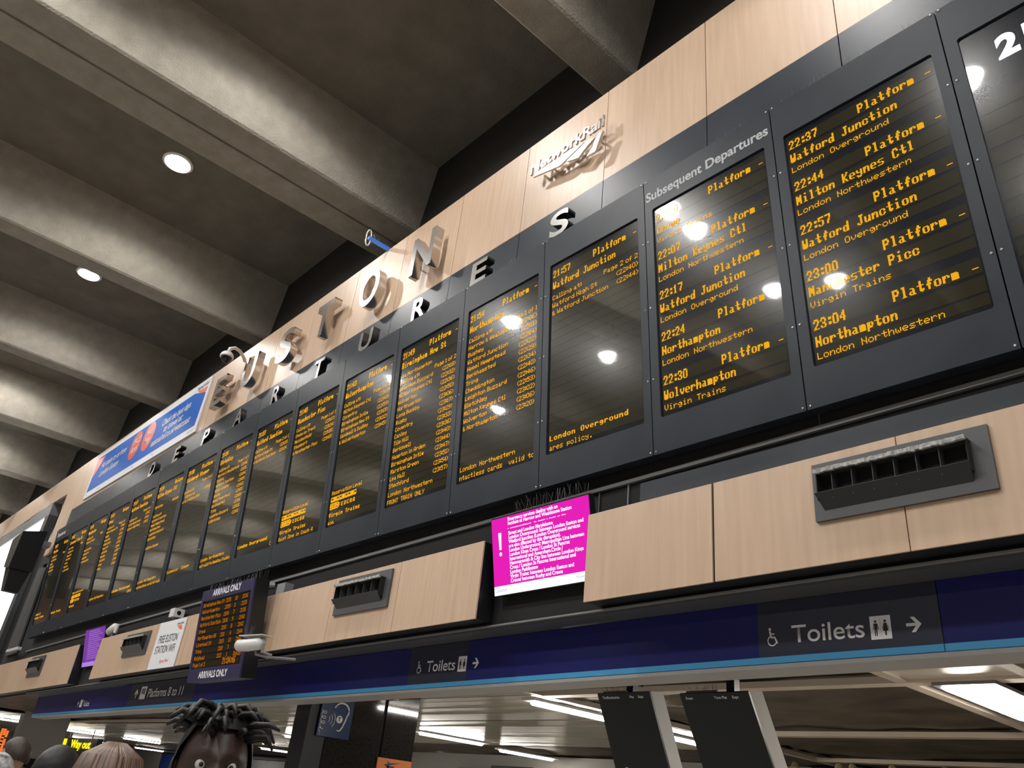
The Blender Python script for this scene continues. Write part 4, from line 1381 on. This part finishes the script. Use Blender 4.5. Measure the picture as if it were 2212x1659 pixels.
def person(label, loc, yaw, H, skin, top, legs, hair, pitch=0.0):
    s = H / 1.76
    t = thing('person', label, 'person', loc, (0, 0, yaw))
    V, E, Rr = [], [], []
    def j(p, r, parent=None):
        V.append(tuple(a * s for a in p))
        Rr.append(tuple(a * s for a in r) if isinstance(r, tuple) else r * s)
        if parent is not None:
            E.append((parent, len(V) - 1))
        return len(V) - 1
    pel = j((0, 0, .94), (.145, .10))
    wst = j((0, 0, 1.10), (.125, .09), pel)
    chs = j((0, .0, 1.30), (.150, .105), wst)
    shb = j((0, .01, 1.43), (.10, .075), chs)
    nck = j((0, .005, 1.50), .055, shb)
    nk2 = j((0, -.01, 1.60), .052, nck)
    for d in (-1, 1):
        sh = j((d * .175, .01, 1.415), .062, shb)
        el = j((d * .225, .03, 1.13), .045, sh)
        wr = j((d * .235, -.06, .88), .028, el)
        pm = j((d * .235, -.075, .81), (.022, .036), wr)
        for f_, (dy, ln) in enumerate(((-.032, .075), (-.012, .085), (.010, .08), (.030, .062))):
            k1 = j((d * .235, -.075 + dy, .775), .0095, pm)
            k2 = j((d * .228, -.082 + dy, .775 - ln * .55), .0085, k1)
            j((d * .216, -.085 + dy, .775 - ln), .007, k2)
        th = j((d * .222, -.112, .815), .010, pm)
        j((d * .205, -.128, .77), .008, th)
        hp = j((d * .09, 0, .88), .092, pel)
        kn = j((d * .095, -.01, .49), .058, hp)
        an = j((d * .10, .02, .09), .038, kn)
        j((d * .105, -.13, .035), (.042, .03), an)
    body = skin_mesh(V, E, Rr)
    b = MB()
    off = 0
    b.v = [tuple(v.co) for v in body.vertices]
    b.f = [tuple(p.vertices) for p in body.polygons]
    b.mi = [0] * len(b.f)
    bpy.data.meshes.remove(body)
    hc = (0, -.02 * s, (1.76 - .118) * s)
    b.ball(hc, (.076 * s, .096 * s, .118 * s), 40, 30, fn=head_fn(hc))
    for d in (-1, 1):
        b.ball((d * .079 * s, .008 * s, hc[2] - .012 * s), (.011 * s, .020 * s, .033 * s), 10, 8)
    bo = b.build('body', [skin], t, smooth=True)
    for d in (-1, 1):
        e = MB()
        e.ball((d * .032 * s, hc[1] - .074 * s, hc[2] + .003 * s), .0125 * s, 12, 8, 0)
        e.ball((d * .032 * s, hc[1] - .0835 * s, hc[2] + .003 * s), .0055 * s, 8, 6, 1)
        e.build('eye', ['eye_white', 'ink'], t, smooth=True)
    # jacket and trousers
    V, E, Rr = [], [], []
    pel = j((0, 0, .86), (.165, .12))
    wst = j((0, 0, 1.08), (.150, .11), pel)
    chs = j((0, .0, 1.29), (.172, .125), wst)
    shb = j((0, .01, 1.42), (.125, .095), chs)
    j((0, .01, 1.505), (.075, .075), shb)
    for d in (-1, 1):
        sh = j((d * .18, .01, 1.41), .080, shb)
        el = j((d * .228, .03, 1.13), .060, sh)
        j((d * .236, -.055, .885), .045, el)
    me = skin_mesh(V, E, Rr)
    me.materials.clear()
    me.materials.append(M[top])
    for p_ in me.polygons:
        p_.use_smooth = True
    link('jacket', me, t)
    V, E, Rr = [], [], []
    pel = j((0, 0, .95), (.158, .115))
    for d in (-1, 1):
        hp = j((d * .09, 0, .86), .105, pel)
        kn = j((d * .095, -.01, .49), .075, hp)
        j((d * .10, .02, .10), .062, kn)
    me = skin_mesh(V, E, Rr)
    me.materials.clear()
    me.materials.append(M[legs])
    for p_ in me.polygons:
        p_.use_smooth = True
    link('trousers', me, t)
    hair(t, hc, s)
    return t

def cap_hair(m, thick=.010, low_back=-.55, fringe=.42, bulge=0.0, name='hair'):
    def make(t, hc, s):
        rnd = random.Random(11)
        b = MB()
        nu, nv = 44, 22
        rx, ry, rz = (.076 + thick) * s, (.098 + thick) * s, (.118 + thick) * s
        base = len(b.v)
        for jn in range(nv + 1):
            for k in range(nu):
                th = 2 * PI * k / nu
                front = max(0, -math.sin(th))
                lim = low_back + (fringe - low_back) * min(1, front * 1.5 + .25 * abs(math.cos(th)))
                ph0 = math.asin(max(-1, min(1, lim)))
                ph = ph0 + (PI / 2 - ph0) * jn / nv
                w = 1 + bulge * math.cos(ph) + rnd.uniform(-.018, .018)
                b.v.append((hc[0] + rx * w * math.cos(ph) * math.cos(th), hc[1] + .006 * s + ry * w * math.cos(ph) * math.sin(th), hc[2] + .004 * s + rz * (1 + rnd.uniform(-.01, .01)) * math.sin(ph)))
        for jn in range(nv):
            for k in range(nu):
                k2 = (k + 1) % nu
                b.f.append((base + jn * nu + k, base + jn * nu + k2, base + (jn + 1) * nu + k2, base + (jn + 1) * nu + k))
                b.mi.append(0)
        b.build(name, m, t, smooth=True)
    return make

def long_hair(m):
    def make(t, hc, s):
        cap_hair(m, .014, -.75, .35, .02)(t, hc, s)
        rnd = random.Random(5)
        b = MB()
        for k in range(420):
            a = rnd.uniform(-.25, PI + .25)
            r0 = rnd.uniform(.9, 1.08)
            x0, y0 = .088 * s * r0 * math.cos(a), .115 * s * r0 * math.sin(a)
            pts = [(hc[0] + x0 * .25, hc[1] + y0 * .25, hc[2] + .134 * s), (hc[0] + x0 * .8, hc[1] + y0 * .8, hc[2] + .098 * s),
                   (hc[0] + x0 * 1.06, hc[1] + y0 * 1.06, hc[2] + .01 * s), (hc[0] + x0 * 1.15, hc[1] + y0 * 1.12, hc[2] - .10 * s),
                   (hc[0] + x0 * 1.2, hc[1] + y0 * 1.12 + .01, hc[2] - rnd.uniform(.24, .34) * s)]
            b.tube(pts, [.004 * s, .007 * s, .008 * s, .008 * s, .003 * s], 5)
        b.build('hair_strands', m, t, smooth=True)
    return make

def loc_hair(m):
    def make(t, hc, s):
        cap_hair(m, .010, -.45, .60)(t, hc, s)
        rnd = random.Random(12)
        b = MB()
        for k in range(90):
            a = rnd.uniform(0, 2 * PI)
            el = rnd.uniform(.55, 1.35)
            d0 = Vector((math.cos(el) * math.cos(a), math.cos(el) * math.sin(a) + .05, math.sin(el)))
            p = Vector(hc) + Vector((d0.x * .080 * s, d0.y * .100 * s, d0.z * .122 * s))
            side = Vector((math.cos(a + rnd.uniform(-.4, .4)), math.sin(a + rnd.uniform(-.4, .4)), 0))
            ln = rnd.uniform(.03, .068) * s
            pts = [p - d0 * .01, p + d0 * ln * .22 + side * ln * .25, p + d0 * ln * .28 + side * ln * .65,
                   p + d0 * ln * .10 + side * ln * 1.1 + Vector((0, 0, -ln * rnd.uniform(.0, .4)))]
            b.tube(pts, [.008 * s, .0085 * s, .007 * s, .003 * s], 6)
        b.build('locs', m, t, smooth=True)
    return make

def face_to(loc, target):
    return math.atan2(target[0] - loc[0], -(target[1] - loc[1]))

person('man with short spiky black locs facing the camera, cut by the bottom edge', (-1.02, -3.33, 0), face_to((-1.02, -3.33), (1.0, -4.2)) + .1, 1.80, 'skin_dark', 'cloth_dark', 'denim', loc_hair('hair_black'))
person('person with long brown hair seen from behind, left of the man with locs', (-1.47, -3.41, 0), face_to((-1.47, -3.41), (-9, -1.5)), 1.70, 'skin_light', 'cloth_tan', 'denim', long_hair('hair_brown'))
person('dark haired man with his head turned away, second from the left edge', (-3.35, -3.05, 0), face_to((-3.35, -3.05), (-6, 4)), 1.715, 'skin_light', 'cloth_dark', 'cloth_dark', cap_hair('hair_black', .012, -.5, .35))
person('brown haired man in profile facing left, near the left edge', (-6.51, -2.50, 0), face_to((-6.51, -2.50), (-12.5, -9.5)), 1.785, 'skin_light', 'cloth_dark', 'denim', cap_hair('hair_dbrown', .016, -.35, .42))
person('person in a grey patterned hood at the bottom left corner', (-4.95, -2.93, 0), face_to((-4.95, -2.93), (-9, -2)), 1.655, 'skin_light', 'cloth_grey', 'denim', cap_hair('cloth_grey', .022, -.85, .30, .05, 'hood'))
